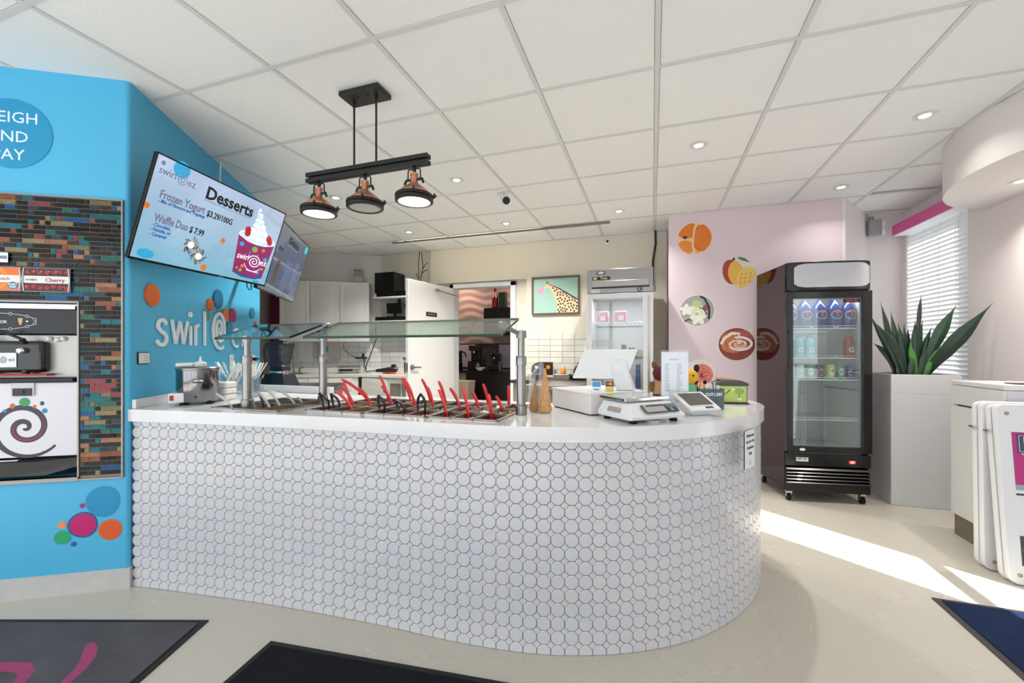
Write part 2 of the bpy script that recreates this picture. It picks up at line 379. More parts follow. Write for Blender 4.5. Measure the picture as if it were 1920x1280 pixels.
# worktop slab with two openings for the wells
slab_out = offset(FR, .018)
slab_out[0] = (-2.60, 1.425)
sl = MB().prism(slab_out+inner, .8735, .936).build('worktop', COUNTER, bevel=.004, label='thick white glossy worktop lying on the tiled counter with a rounded right end', cat='worktop')
LT = (-2.25, -1.78, 1.61, 2.08); RT = (-1.70, -.635, 1.70, 2.26)
sl.modifiers.clear()
for t in (LT, RT):
    c = MB().box(t[0]+.012, t[1]-.012, t[2]+.012, t[3]-.012, .86, .95).build('cutter', COUNTER)
    md = sl.modifiers.new('b', 'BOOLEAN'); md.operation = 'DIFFERENCE'; md.solver = 'EXACT'; md.object = c
    bpy.context.view_layer.update()
    me = bpy.data.meshes.new_from_object(sl.evaluated_get(bpy.context.evaluated_depsgraph_get()))
    sl.modifiers.clear(); sl.data = me; bpy.data.objects.remove(c)
b = sl.modifiers.new('bevel', 'BEVEL'); b.width = .004; b.segments = 2; b.limit_method = 'ANGLE'; b.angle_limit = radians(50)
bs = MB(); bs.T = frame(CORNER, UB, UZ); bs.box(.02, 1.12, .9365, .985, .0005, .02)
bs.build('backsplash_strip', COUNTER, bevel=.002, label='low white upstand strip on the worktop along the blue wall', cat='upstand')
MB().box(-3.05, -2.14, 2.36, 2.40, .9365, .985).build('worktop_ledge', COUNTER, bevel=.003, label='low white ledge on the worktop edge in front of the blender counter', cat='ledge')

# ------------------------------------------------------------------ sneeze guard
GT = '#e2efe9'
GMAT = [glass(GT, .9), M('#0f3a30', .1, spec=.8)]
def pane(x0, x1, name, label):
    m = MB(); m.T = frame((0, 1.635, 1.306), (1,0,0), (0, .25, .085))
    m.prism([(x0,0),(x1,0),(x1,.262),(x0,.262)], -.002, .0095, side=1)
    return m.build(name, GMAT, smooth=False, label=label, cat='sneeze guard')
pane(-2.26, -1.735, 'sneeze_guard_glass', 'short clear glass shelf over the left well of the counter')
pane(-1.65, -.60, 'sneeze_guard_glass', 'long clear glass shelf over the red handled topping wells')
def post(x, y, label, top, arm):
    t = thing('sneeze_guard_post', label, 'post', (x, y, .9365), group='brushed steel sneeze guard posts')
    MB().lathe([(.027,0),(.028,.004),(.028,.045),(.022,.048)], n=24).build('base_collar', STEEL, t)
    MB().lathe([(.0215,.047),(.0215,.238),(.021,.24)], n=24).build('pole', STEEL, t)
    MB().lathe([(.025,.236),(.0255,.24),(.0255,.278),(.024,.282)], n=24).build('sleeve', STEEL, t)
    MB().lathe([(.0165,.28),(.0165,top-.035)], n=20).build('upper_pole', STEEL, t)
    MB().lathe([(.024,top-.036),(.0245,top-.03),(.0245,top-.002),(.022,top)], n=24).build('post_cap', STEEL, t)
    a = Vector(arm)
    MB().cyl((0,0,top-.018), a, .0125).build('arm', STEEL, t)
    c = MB(); c.T = frame(tuple(a), (1,0,0), (0,.25,.085)); c.lathe([(.022,-.012),(.024,-.006),(.024,0),(.020,0)], n=20).lathe([(.019,.0105),(.024,.011),(.024,.018),(.018,.021)], n=20)
    c.build('glass_clamp', STEEL, t)
post(-2.055, 1.66, 'steel post at the left well, nearest the blue wall', .388, (.01, .055, .388))
post(-1.80, 1.93, 'steel post between the two glass shelves', .40, (.08, -.06, .438))
post(-.602, 1.925, 'steel post at the right end of the long glass shelf', .405, (-.065, -.075, .425))

# ------------------------------------------------------------------ wells, pans, toppings
PAN = M('#a8a29c', .3, 1, var=.1, vscale=6)
def well(x0, x1, y0, y1, nx, ny, label):
    f = MB(); z = .937; r = .012; wx = (x1-x0-2*r)/nx; wy = (y1-y0-2*r)/ny
    t = .004
    for i in range(nx+1):
        xx = x0+r+wx*i; a, b = (x0, xx) if i == 0 else ((xx, x1) if i == nx else (xx-.004, xx+.004))
        f.box(a, b, y0, y1, z, z+.0045)
    for j in range(ny+1):
        yy = y0+r+wy*j; a, b = (y0, yy) if j == 0 else ((yy, y1) if j == ny else (yy-.004, yy+.004))
        f.box(x0, x1, a, b, z-.0004, z+.0040)
    f.build('well_frame', STEEL2, smooth=False, label=label, cat='well frame')
    return [(x0+r+wx*(i+.5), y0+r+wy*(j+.5), wx/2-.0045, wy/2-.0045, i, j) for j in range(ny) for i in range(nx)]
def pan(cx, cy, hx, hy, label, lid=None):
    m = MB(); a = (cx-hx, cx+hx, cy-hy, cy+hy); k = .004; z1 = .9365; z0 = .886
    o = [(a[0],a[2]),(a[1],a[2]),(a[1],a[3]),(a[0],a[3])]; i = [(a[0]+k,a[2]+k),(a[1]-k,a[2]+k),(a[1]-k,a[3]-k),(a[0]+k,a[3]-k)]
    vs = [(x,y,z0) for x,y in o]+[(x,y,z1) for x,y in o]+[(x,y,z1) for x,y in i]+[(x,y,z0+.003) for x,y in i]
    fs = [(0,3,2,1),(12,13,14,15)]
    for q in range(4):
        n = (q+1)%4; fs += [(q,n,4+n,4+q),(4+q,4+n,8+n,8+q),(8+q,8+n,12+n,12+q)]
    m.add(vs, fs).build('topping_pan', PAN, smooth=False, label=label, cat='pan')
def topping(cx, cy, hx, hy, cols, label, size=.006, n=70, top=.918):
    m = MB(); m.m = 0; m.box(cx-hx+.0055, cx+hx-.0055, cy-hy+.0055, cy+hy-.0055, .8895, top-size)
    for i in range(n):
        m.m = random.randrange(len(cols)); s = size*random.uniform(.7, 1.25)
        m.blob((random.uniform(cx-hx+.012, cx+hx-.012), random.uniform(cy-hy+.012, cy+hy-.012), top-size+random.uniform(-.002, .010)), (s, s*random.uniform(.6, 1), s*.8))
    m.build('topping', [M(c, .4) for c in cols], kind='stuff', label=label, cat='topping')
cont = {  # well, column, row (front row is 0): colours and what it looks like
 (0,0,0): (['#b8352c','#a02a24'], 'dark red pieces'), (0,1,0): (['#c98a6a','#b0704e'], 'brown pieces'), (0,2,0): (['#efd24a','#f6e27c'], 'yellow fruit strips'),
 (0,0,1): (['#c79a78','#d8b090'], 'pale brown crumbs'), (0,1,1): (['#f2c53a','#f6d873'], 'yellow chunks'), (0,2,1): (['#8e6a50','#765240'], 'brown crumbs'),
 (0,0,2): (['#7b4a3a','#8d5a44'], 'dark brown bits'), (0,1,2): (['#b39274','#c9a98a'], 'tan flakes'), (0,2,2): (['#e0c080','#cfae6a'], 'pale yellow bits'),
 (1,0,0): (['#a72a2a','#8a2020'], 'deep red pieces'), (1,1,0): (['#c8742e','#d98c46'], 'orange caramel pieces'), (1,2,0): (['#e28aa0','#f0e4e4','#cc4460'], 'pink and white sweets'),
 (1,0,1): (['#b04a3a','#99382c'], 'brick red bits'), (1,1,1): (['#e0b060','#f0d8a0'], 'golden nuts'), (1,2,1): (['#2f9a3c','#58b860','#efefef'], 'green and white sweets'),
 (1,0,2): (['#9a7a60','#83634c'], 'chopped nuts'), (1,1,2): (['#caa27c','#b88c62'], 'tan crumbs'), (1,2,2): (['#5a3a30','#6e4838'], 'chocolate bits'),
 (2,0,0): (['#9d8d80','#8c7c70'], 'grey brown crumbs'), (2,1,0): (['#c9bcb0','#b8aa9e'], 'pale crumbs'), (2,2,0): (['#5a1418','#3c0c10'], 'dark cherries'),
 (2,0,1): (['#c0602a','#d67a3a'], 'orange brown sweets'), (2,1,1): (['#efeadf','#f7f4ec'], 'white chips'), (2,2,1): (['#e07a3a','#efe3cc','#5aa860','#c94a3a'], 'mixed coloured sweets'),
 (2,0,2): (['#d8405a','#f2dada','#e06a7c'], 'red and white sweets'), (2,1,2): (['#e9e3d8','#f4efe6'], 'mini marshmallows'), (2,2,2): (['#a44a30','#b8603e'], 'reddish brown pieces')}
ordn = ['first', 'second', 'third']; rown = ['front', 'middle', 'back']; wname = ['left', 'middle', 'right']
for wi in range(3):
    x0 = RT[0]+(RT[1]-RT[0])/3*wi; x1 = x0+(RT[1]-RT[0])/3-.001
    for cx, cy, hx, hy, i, j in well(x0, x1, RT[2], RT[3], 3, 3, 'steel divider frame of the %s third of the long topping well' % wname[wi]):
        cols, what = cont[(wi, i, j)]
        pan(cx, cy, hx, hy, 'steel pan of %s, %s in the %s row, %s frame' % (what, ordn[i], rown[j], wname[wi]))
        topping(cx, cy, hx, hy, cols, '%s in a small steel pan in the %s row' % (what, rown[j]), .0085 if 'chunk' in what or 'marsh' in what or 'chips' in what else .006, 60, .922 if j else .915)
lc = {(0,0): None, (1,0): (['#d9c9a8','#e8dcc0'], 'cream coloured nuts'), (2,0): (['#e2d2a4','#c9a862'], 'pale golden nuts'), (0,1): (['#b0a294','#9d8f80'],'grey brown powder'), (1,1): (['#8a7a6c','#776858'],'brown crumbs'), (2,1): (['#a08c78','#b29e88'],'tan crumbs')}
for cx, cy, hx, hy, i, j in well(LT[0], LT[1], LT[2], LT[3], 3, 2, 'steel divider frame of the left well beside the blue wall'):
    c = lc[(i, j)]
    pan(cx, cy, hx, hy, 'larger steel pan, %s in the %s row of the left well' % (ordn[i], 'front' if j == 0 else 'back') + (', empty' if not c else ' with '+c[1]))
    if c: topping(cx, cy, hx, hy, c[0], '%s in a larger pan of the left well' % c[1], .007, 70, .912)

RED = [(-2.145,1.023,2.329,-2.072),(-1.867,1.061,2.162,-1.757),(-1.717,1.036,1.983,-1.626),(-1.603,1.028,1.811,-1.489),(-1.595,1.033,1.985,-1.508),(-1.605,1.088,2.191,-1.539),(-1.489,1.04,2.053,-1.417),(-1.448,1.078,2.191,-1.38),(-1.31,1.08,2.019,-1.245),(-1.304,1.075,2.186,-1.243),(-1.166,1.046,2.015,-1.129),(-1.183,1.066,2.172,-1.136),(-1.01,1.051,1.855,-.968),(-1.044,1.041,2.043,-.982),(-.88,1.07,1.859,-.852),(-.919,1.026,2.057,-.879),(-.927,1.053,2.229,-.894),(-.748,1.037,1.866,-.732),(-.784,1.005,2.061,-.748),(-.773,1.047,2.246,-.773)]
REDM = M('#dd1f22', .3, coat=.3)
nums = ['first','second','third','fourth','fifth','sixth','seventh','eighth','ninth','tenth','eleventh','twelfth','thirteenth','fourteenth','fifteenth','sixteenth','seventeenth','eighteenth','nineteenth','twentieth']
def spoon(xt, zt, y, xb, mat, label, name, cat, group, wd=.0095):
    t = thing(name, label, cat, (xb, y, .925), group=group)
    dx, dz = xt-xb, zt-.925
    pts = bez((.25*-dx*.2, 0, -.012), (dx*.30, 0, dz*.62), (dx, -.004, dz), 9)
    m = MB(); m.tube(pts, [wd*.75]*2+[wd*.9]*3+[wd]*3+[wd*.95, wd*.6], 8, flat=.36, up=(0,1,0)); m.build('handle', mat, t)
    # bowl, dipping into the topping
    b = MB(); b.T = Matrix.Translation((.004, 0, -.012)) @ Matrix.Rotation(.5, 4, 'Y'); b.blob((0,0,-.006), (.010,.013,.006), 2); b.build('spoon_bowl', mat, t)
    return t
RED[0] = (-1.70,1.063,1.985,-1.655)      # leftmost handle, stands in the middle row
for n_, r_ in enumerate(RED):
    spoon(r_[0], r_[1], min(max(r_[2], 1.74), 2.235), max(r_[3], -1.665), REDM, 'red plastic serving spoon, %s red handle from the left' % nums[n_], 'serving_spoon', 'spoon', 'red serving spoons in the topping wells')
CLEAR = [(-2.335,1.0,1.70,-2.21),(-2.093,1.028,1.704,-2.049),(-2.064,1.018,1.731,-1.969),(-2.075,1.04,1.781,-1.951),(-2.072,1.012,1.883,-1.949),(-2.04,.959,1.982,-1.999)]
CL = M('#cfd0cc', .2, spec=.6).copy(); CL.node_tree.nodes['Principled BSDF'].inputs['Alpha'].default_value = .6
for n_, r_ in enumerate(CLEAR):
    spoon(*r_, CL, 'clear plastic serving spoon, %s clear handle from the left' % nums[n_], 'serving_spoon', 'spoon', 'clear serving spoons in the left well')
spoon(-2.076, 1.01, 1.751, -2.04, BLACK, 'black handled spoon among the clear ones in the left well', 'serving_spoon', 'spoon', None)
TONGS = [(-1.763,1.011,1.814,-1.737,-1.712),(-1.637,1.009,1.816,-1.619,-1.588),(-1.35,1.009,1.835,-1.343,-1.319),(-1.258,.989,1.841,-1.227,-1.203),(-1.112,1.022,1.853,-1.125,-1.091)]
TONGS[0] = (-1.70,1.011,1.80,-1.672,-1.642)
for n_, (xt, zt, y, b0, b1) in enumerate(TONGS):
    t = thing('serving_tongs', 'small black plastic tongs standing open end down, %s pair from the left' % nums[n_], 'tongs', (xt, y, .925), group='black tongs in the topping wells')
    h_ = zt-.925
    for sgn, bx in ((-1, b0-xt), (1, b1-xt)):
        MB().tube(bez((sgn*.003, 0, h_-.002), (bx+sgn*.014, 0, h_*.75), (bx, 0, 0), 8), [.007,.008,.009,.0085,.008,.007,.0065,.006,.005], 8, flat=.7).build('arm', BLACK, t)
    MB().tube([(-.006,0,h_-.004),(0,0,h_+.002),(.006,0,h_-.004)], .007, 8).build('hinge', BLACK, t)

# ------------------------------------------------------------------ things on the left of the counter
t = thing('topping_warmer', 'round polished steel food warmer with a steel lid on the left end of the worktop', 'warmer', (-2.52, 1.725, .9365), radians(50))
MB().lathe([(.098,.014),(.102,.02),(.102,.195),(.098,.2)], n=40).build('body', M('#8c8c8e', .14, 1), t)
MB().box(-.125, -.03, -.085, .06, .014, .07).build('control_box', WHITE, t, bevel=.006)
MB().box(-.118, -.100, -.0875, -.085, .03, .058).build('red_switch', M('#b01818', .3), t, label='red rocker switch')
MB().lathe([(.104,.195),(.106,.2),(.106,.207),(.098,.213),(.03,.215)], n=40).build('lid', STEEL, t)
MB().lathe([(.030,.2155),(.032,.219),(.032,.232),(.026,.240),(.008,.245),(.006,.262),(.002,.274)], c=(.012,-.01,0), n=20).build('nozzle', WHITE, t)
MB().box(-.10, -.02, -.03, .04, .2155, .236).build('lid_flap', WHITE, t, bevel=.004)
MB().lathe([(.016,.0),(.018,.0),(.018,.014)], n=14).build('foot', RUBBER, t).location = (-.06,-.07,0)
for x_, y_ in ((.06,-.07),(.06,.07),(-.06,.07)): MB().lathe([(.018,0),(.018,.014)], c=(x_,y_,0), n=14).build('foot', RUBBER, t)
pl = MB(); pl.T = frame((.012, -.1035, .135), (1,0,0), (0,0,1)); pl.box(-.026,.026,-.011,.011,0,.002); pl.build('badge', BLACK, t)
text('SERVER', .0145, WHITE, t, .012, 0, 0, m=frame((0,-.1058,.1365),(1,0,0),(0,0,1)), bold=.0006)
MB().blob((.0,-.103,.045), (.007,.005,.005), 2).build('drain_knob', BLACK, t)

def stick_jar(x, y, r0, r1, h, label, cat, n, length, cols, group, stick, glassy=True, z=.9365, rad=.0028):
    t = thing('plastic_cup' if glassy else 'tin', label, cat, (x, y, z))
    g = glass('#eef2f4', 1.4) if glassy else WHITE
    MB().lathe([(.0,0),(r0,0),(r1,h),(r1-.0025,h),(r0-.002,.004),(0,.004)], n=24).build('cup', g, t)
    for i in range(n):
        a = random.uniform(0, 2*pi); rr = random.uniform(0, .75)*r0; tl = random.uniform(.10, .28); b = a+random.uniform(-.6, .6)
        p0 = Vector((x+rr*.6*cos(b+pi), y+rr*.6*sin(b+pi), z+.006)); top = Vector((x+r1*.8*cos(a)+tl*.25*cos(a), y+r1*.8*sin(a)+tl*.25*sin(a), z+length*random.uniform(.88, 1)))
        m = MB()
        if stick == 'spoon':
            m.tube([p0, p0.lerp(top, .78)], rad, 5); m.tube([p0.lerp(top, .76), p0.lerp(top, .86), top], [rad, rad*2.7, rad*1.2], 6, flat=.35)
            m.build('disposable_spoon', M(random.choice(cols), .35), label='white disposable spoon standing in the '+group, cat='spoon', group='disposable spoons in the '+group)
        else:
            m.tube([p0, top], rad*1.6, 4, flat=.35); m.build('wrapped_cutlery', M(random.choice(cols), .4), label='wrapped white cutlery piece standing in the '+group, cat='cutlery', group='cutlery in the '+group)
stick_jar(-2.72, 2.00, .04, .05, .13, 'clear plastic cup of white spoons behind the steel warmer', 'cup', 14, .20, ['#f4f4f4','#ececec'], 'cup behind the steel warmer', 'spoon')
stick_jar(-2.775, 2.14, .048, .065, .15, 'wide clear tub of white spoons behind the left steel post', 'tub', 18, .235, ['#f4f4f4','#f0eee8'], 'wide clear tub behind the post', 'spoon', rad=.0045)
stick_jar(-2.80, 2.295, .05, .062, .15, 'clear tub of paper wrapped cutlery right of the left steel post', 'tub', 13, .22, ['#f2efe8','#ffffff'], 'clear tub beside the blue wall end', 'cut', rad=.006)
cu = MB().lathe([(0,0),(.030,0),(.043,.12),(.0405,.12),(.028,.004),(0,.004)], n=24).build('plastic_cup', glass('#e6eaee', 1.6)); cu.location = (-2.50, 2.07, .9365)
tag(cu, 'empty clear plastic cup right of the cutlery tubs', 'cup')
for i, z in enumerate((0, .051, .102)):
    m = MB(); m.box(-.075, .075, -.05, .05, 0, .049)
    m.m = 1; mm = MB()
    o = m.build('takeaway_container', [M('#f0f0f0', .3), WHITE], bevel=.012, label='white plastic tub %s of the stack behind the steel warmer' % ['lowest','in the middle','topmost'][i], cat='container', group='white tubs stacked behind the warmer')
    o.location = (-2.55, 1.88, .937+z*.75); o.rotation_euler.z = .3; o.scale.z = .75
pp = MB(); pp.add([(-.03,-.02,0),(.03,-.02,.004),(.035,.0,.03),(-.028,.004,.035),(-.03,-.018,.001),(.03,-.018,.005),(.035,.002,.031),(-.028,.006,.036)], [(0,1,2,3),(7,6,5,4),(0,4,5,1),(1,5,6,2),(2,6,7,3),(3,7,4,0)])
o = pp.build('crumpled_receipt', WHITE, label='crumpled white paper beside the empty clear cup', cat='paper'); o.location = (-2.40, 2.13, .937)

# ------------------------------------------------------------------ right end of the counter
t = thing('cash_drawer', 'white cash drawer box standing on the worktop under the till screen', 'cash drawer', (-.278, 1.98, .9365))
cdT = frame((0,0,0), (.73,.68,0), (-.68,.73,0))
m = MB(); m.T = cdT; m.box(0, .33, 0, .36, .006, .098); m.build('body', M('#e6e1de', .35), t, bevel=.004)
m = MB(); m.T = cdT; m.box(-.004, .335, -.004, .365, .098, .106); m.build('top_plate', WHITE, t, bevel=.003)
m = MB(); m.T = cdT; m.box(.01, .32, .01, .35, 0, .006); m.build('base_plate', BLACK, t)
t = thing('till_screen', 'white till touch screen seen from behind on an angled white stand', 'till', (-.13, 2.27, 1.0425))
sm = MB(); sm.T = frame((-.108, -.035, .132), (1,.02,0), (.30,.42,.855)); sm.box(-.138,.138,-.088,.088,-.008,.008); sm.build('display', M('#eef0f3', .25), t, bevel=.005)
sm = MB(); sm.T = frame((-.108, -.035, .132), (1,.02,0), (.30,.42,.855)); sm.box(-.128,.128,-.078,.078,-.009,-.0081); sm.build('screen_face', BLACK, t)
sm = MB(); sm.add([(-.085,-.052,.155),(-.005,-.052,.157),(.04,-.10,.003),(-.045,-.10,.001),(-.085,-.030,.150),(-.005,-.030,.150),(.05,-.03,.003),(-.035,-.03,.001)], [(0,3,2,1),(4,5,6,7),(0,1,5,4),(1,2,6,5),(2,3,7,6),(3,0,4,7)])
sm.build('stand', M('#e6e8ec', .28), t, bevel=.004)
for i, (c1, c2, w_) in enumerate((('#3b8fd0','#f2f2f2','VISA'), ('#1a1a1e','#d8d040',''))):
    x = -.26+i*.062
    q = MB(); q.box(-.021,.021,0,.0015,0,.055); q.m = 1; q.box(-.019,.019,-.0006,0,.028,.053); q.m = 2; q.box(-.019,.019,-.0006,0,.003,.026)
    if i: q.m = 3; q.T = frame((-.006,-.0008,.041),(1,0,0),(0,0,1)); q.disc(0,0,.008,z=0,th=.0004); q.m = 4; q.disc(.011,0,.008,z=.0002,th=.0004)
    o = q.build('card_sign', [WHITE, M(c1,.4), M(c2,.4), M('#d8302a',.4), M('#e89a2a',.4)], label=['small blue and white card payment sign under the till screen','small black and yellow card payment sign under the till screen'][i], cat='sign')
    o.location = (-.255+i*.058, 2.02+i*.04, 1.0435)
    if w_: text(w_, .014, M('#1c3c8c',.4), o, 0, 0, m=frame((0,-.0008,.0145),(1,0,0),(0,0,1)), bold=.0004)

# weighing scale
t = thing('weighing_scale', 'white weighing scale with a steel plate and grey display on the worktop', 'scale', (-.052, 1.968, .9365), radians(45)); t.scale = (.93,.93,.93)
sb = MB(); sb.add([(-.155,-.10,.016),(.15,-.125,.016),(.15,.13,.016),(-.155,.13,.016),(-.155,-.115,.034),(.15,-.14,.034),(.15,.135,.034),(-.155,.135,.034),(-.125,-.055,.088),(.125,-.06,.088),(.125,.125,.088),(-.125,.125,.088)],
   [(0,3,2,1),(0,1,5,4),(1,2,6,5),(2,3,7,6),(3,0,4,7),(4,5,9,8),(5,6,10,9),(6,7,11,10),(7,4,8,11),(8,9,10,11)])
sb.build('body', M('#e4e6e8', .35), t, bevel=.004)
MB().box(-.14,.14,-.05,.14,.094,.112).build('weighing_plate', CHROME, t, bevel=.004)
MB().box(-.10,.10,-.03,.12,.087,.095).build('plate_support', STEEL2, t)
dT = frame((.0,-.098,.0625), (1,-.04,0), (0,.82,.56))
def onT(T, *b, z0=.0, z1=.002): m = MB(); m.T = T; return m.box(*b, z0, z1)
onT(dT,-.075,.062,-.028,.026, z0=.001, z1=.003).build('display_bezel', M('#30343a',.4), t)
onT(dT,-.066,.054,-.022,.012, z0=.003, z1=.0036).build('display', M('#a8aca4',.3), t)
onT(dT,.068,.124,-.028,.026, z0=.001, z1=.003).build('keypad', M('#2c3036',.4), t)
for i in range(3):
    for j in range(2): onT(dT,.073+i*.016,.085+i*.016,.004+j*.010,.011+j*.010, z0=.003, z1=.0042).build('key', M('#8f9a72',.4), t)
onT(dT,.080,.096,-.022,.0, z0=.003, z1=.0042).build('key', M('#4a9ad8',.4), t, label='blue key')
onT(dT,.100,.116,-.022,.0, z0=.003, z1=.0042).build('key', M('#3a3e44',.4), t)
text('CAS', .010, WHITE, t, -.055, .019, .0032, m=dT, bold=.0003)
sT = frame((-.1515, .0, .055), (0,-1,0), (.27,0,.96))
for b, c in (((-.10,.0,-.014,.014),'#c9bdb4'), ((-.03,.02,.012,.034),'#f2f0ee')):
    pass
sT = frame((-.1435, .02, .058), (0,-1,.0), (.48,0,.88))
onT(sT,-.045,.045,-.017,.007, z0=-.0005, z1=.0012).build('rating_label', M('#b9aca2',.5, hex2='#8a7c72', var=.1, vscale=60), t)
onT(sT,-.02,.025,.010,.030, z0=-.0005, z1=.0012).build('paper_label', WHITE, t)
for x_, y_ in ((-.12,-.08),(.11,-.10),(.11,.10),(-.12,.10)): MB().lathe([(.016,0),(.018,.003),(.018,.011),(.010,.016)], c=(x_,y_,0), n=16).build('foot', RUBBER, t)
MB().lathe([(.03,.0),(.034,.003),(.034,.006),(.0,.008)], c=(.0,-.075,0), n=24).build('level_foot', WHITE, t)

# receipt printer / card terminal white hood and pole display
o = MB().tube([(0,0,0),(0,.0,.001)], .01, 4)
o = MB(); o.T = frame((0,0,0),(1,.1,0),(0,0,1)); o.prism([(-.075,0),(.075,0),(.065,.055),(.045,.072),(-.02,.072),(-.045,.055)], -.05, .05)
o = o.build('receipt_printer', M('#eceef0', .3), bevel=.006, label='low white rounded receipt printer between the till screen and the price list', cat='printer'); o.location = (-.02, 2.36, 1.044-.107)
t = thing('customer_screen', 'tilted white customer screen with a dark grey glass face right of the weighing scale', 'screen', (.205, 2.20, .9365), radians(38))
cT = frame((0,.0,.068), (1,0,0), (0,.88,.47))
onT(cT,-.095,.085,-.075,.075, z0=-.012, z1=0).build('body', WHITE, t, bevel=.006)
onT(cT,-.075,.065,-.040,.060, z0=.0, z1=.001).build('glass_face', M('#5d5856',.25), t)
onT(cT,.0,.045,-.066,-.054, z0=.0, z1=.001).build('slot', BLACK, t)
MB().frustum((-.05,.05,-.03,.07), (-.075,.07,-.045,.06), 0, .05).build('stand', M('#e2e4e6',.35), t, bevel=.004)
# price list in acrylic holder
t = thing('price_list_holder', 'upright clear acrylic holder with a white printed price list behind the scale', 'sign', (.105, 2.29, .9365), radians(6))
MB().box(-.06,.066,-.03,.03,0,.004).build('holder_foot', glass('#f2f5f7',1.5), t)
MB().box(-.066,.070,-.003,.003,.004,.31).build('acrylic_plate', glass('#f6f9fb',1.2), t)
MB().box(-.062,.066,-.0005,.0007,.01,.30).build('paper', M('#f1f1f4',.6), t)
pr = MB(); pr.T = frame((0,-.0010,0),(1,0,0),(0,0,1)); 
pr.box(-.02,.022,.262,.2645,0,.0003)
for c_ in (-.046,.012):
    for q in range(17): pr.box(c_, c_+random.uniform(.014,.028), .238-q*.0085, .240-q*.0085, 0, .0003)
    for q in range(4): pr.box(c_-.004, c_+random.uniform(.026,.038), .075-q*.008, .077-q*.008, 0, .0003)
pr.build('print', M('#7c7c86',.6), t, smooth=False)
# cutlery tin
t = thing('cutlery_tin', 'slate blue oval metal tin with white CUTLERY lettering on the right of the worktop', 'tin', (.298, 2.46, .9365), radians(18))
n_ = 32; ring = [(.066*cos(2*pi*i/n_), .038*sin(2*pi*i/n_)) for i in range(n_)]
vs = []; 
prof = [(1,0),(1,.012),(1.02,.014),(1,.016),(1,.028),(1.02,.030),(1,.032),(1.0,.098),(1.03,.100),(1.0,.104),(.95,.104),(.95,.004)]
m = MB(); vs = [(x*s_,y*s_,z) for s_, z in prof for x, y in ring]; fs = [(k_*n_+i,k_*n_+(i+1)%n_,(k_+1)*n_+(i+1)%n_,(k_+1)*n_+i) for k_ in range(len(prof)-1) for i in range(n_)]
fs += [tuple(range(n_))[::-1], tuple(range((len(prof)-1)*n_, len(prof)*n_))]; m.add(vs, fs); m.build('body', M('#536670',.35,.3), t)
for i, ch in enumerate('CUTLERY'):
    a = radians(-90-(3-i)*11.5); x, y = .0672*cos(a), .0388*sin(a); nx, ny = cos(a)/.066, sin(a)/.038; l = math.hypot(nx,ny); nx/=l; ny/=l
    text(ch, .0215, WHITE, t, 0, 0, m=frame((x+nx*.0008,y+ny*.0008,.076),(-ny,nx,0),(0,0,1)), bold=.0009)
MB().tube([(.064,.0,.09),(.072,-.004,.075),(.10,-.005,.10)], .0022, 6).build('wire_handle', BLACK, t)
for i in range(16):
    x = -.052+.007*i; top = (x-.012+random.uniform(-.004,.004), random.uniform(-.02,.02), .104+random.uniform(.012,.034))
    m = MB(); m.T = t.matrix_basis.copy(); m.tube([(x*.85, random.uniform(-.014,.014), .006), top], .0042, 4, flat=.4)
    m.build('paper_sachet', M('#f3f3f0',.5), label='white paper sachet standing in the slate blue cutlery tin', cat='sachet', group='sachets in the cutlery tin')
# napkin dispenser
t = thing('napkin_dispenser', 'grey napkin dispenser with a green advert panel near the right end of the worktop', 'dispenser', (.43, 2.745, .9365), radians(6))
MB().box(-.085,.085,-.05,.06,.004,.108).build('body', M('#8a8680',.4), t, bevel=.006)
nb = MB(); nb.T = frame((0,.062,0),(1,0,0),(0,0,1)); nb.prism([(-.092,.106),(.092,.106),(.085,.120),(.05,.134),(-.05,.134),(-.085,.120)], 0, .118); nb.build('lid', M('#4a4642',.4), t, bevel=.004)
MB().box(-.09,.09,-.055,.065,0,.005).build('base', BLACK, t)
ad = MB(); ad.T = frame((0,-.0505,.055),(1,0,0),(0,0,1)); ad.box(-.075,.075,-.045,.045,0,.001); ad.m = 1; ad.disc(.038,.018,.026,.018,z=.0014); ad.m = 2; ad.box(.034,.042,-.03,.008,.001,.0013); ad.m = 3; ad.disc(.005,.026,.012,.007,z=.0014); ad.disc(.04,-.028,.014,.008,z=.0016)
ad.build('advert_panel', [M('#bccf6a',.4), M('#8fae62',.4), M('#7a9a5a',.4), M('#e8edc8',.4)], t, smooth=False)
bg_ = MB(); bg_.add([(-.055,-.03,0),(.05,-.035,0),(.06,.03,0),(-.05,.035,0),(-.05,-.02,.016),(.02,-.02,.010),(.03,.02,.012),(-.045,.02,.022)], [(0,3,2,1),(4,5,6,7),(0,1,5,4),(1,2,6,5),(2,3,7,6),(3,0,4,7)])
o = bg_.build('paper_bag', M('#a98f74',.7, var=.1, vscale=40), bevel=.004, label='folded brown paper bag lying on the napkin dispenser', cat='bag'); o.location = (.41, 2.76, 1.0715)
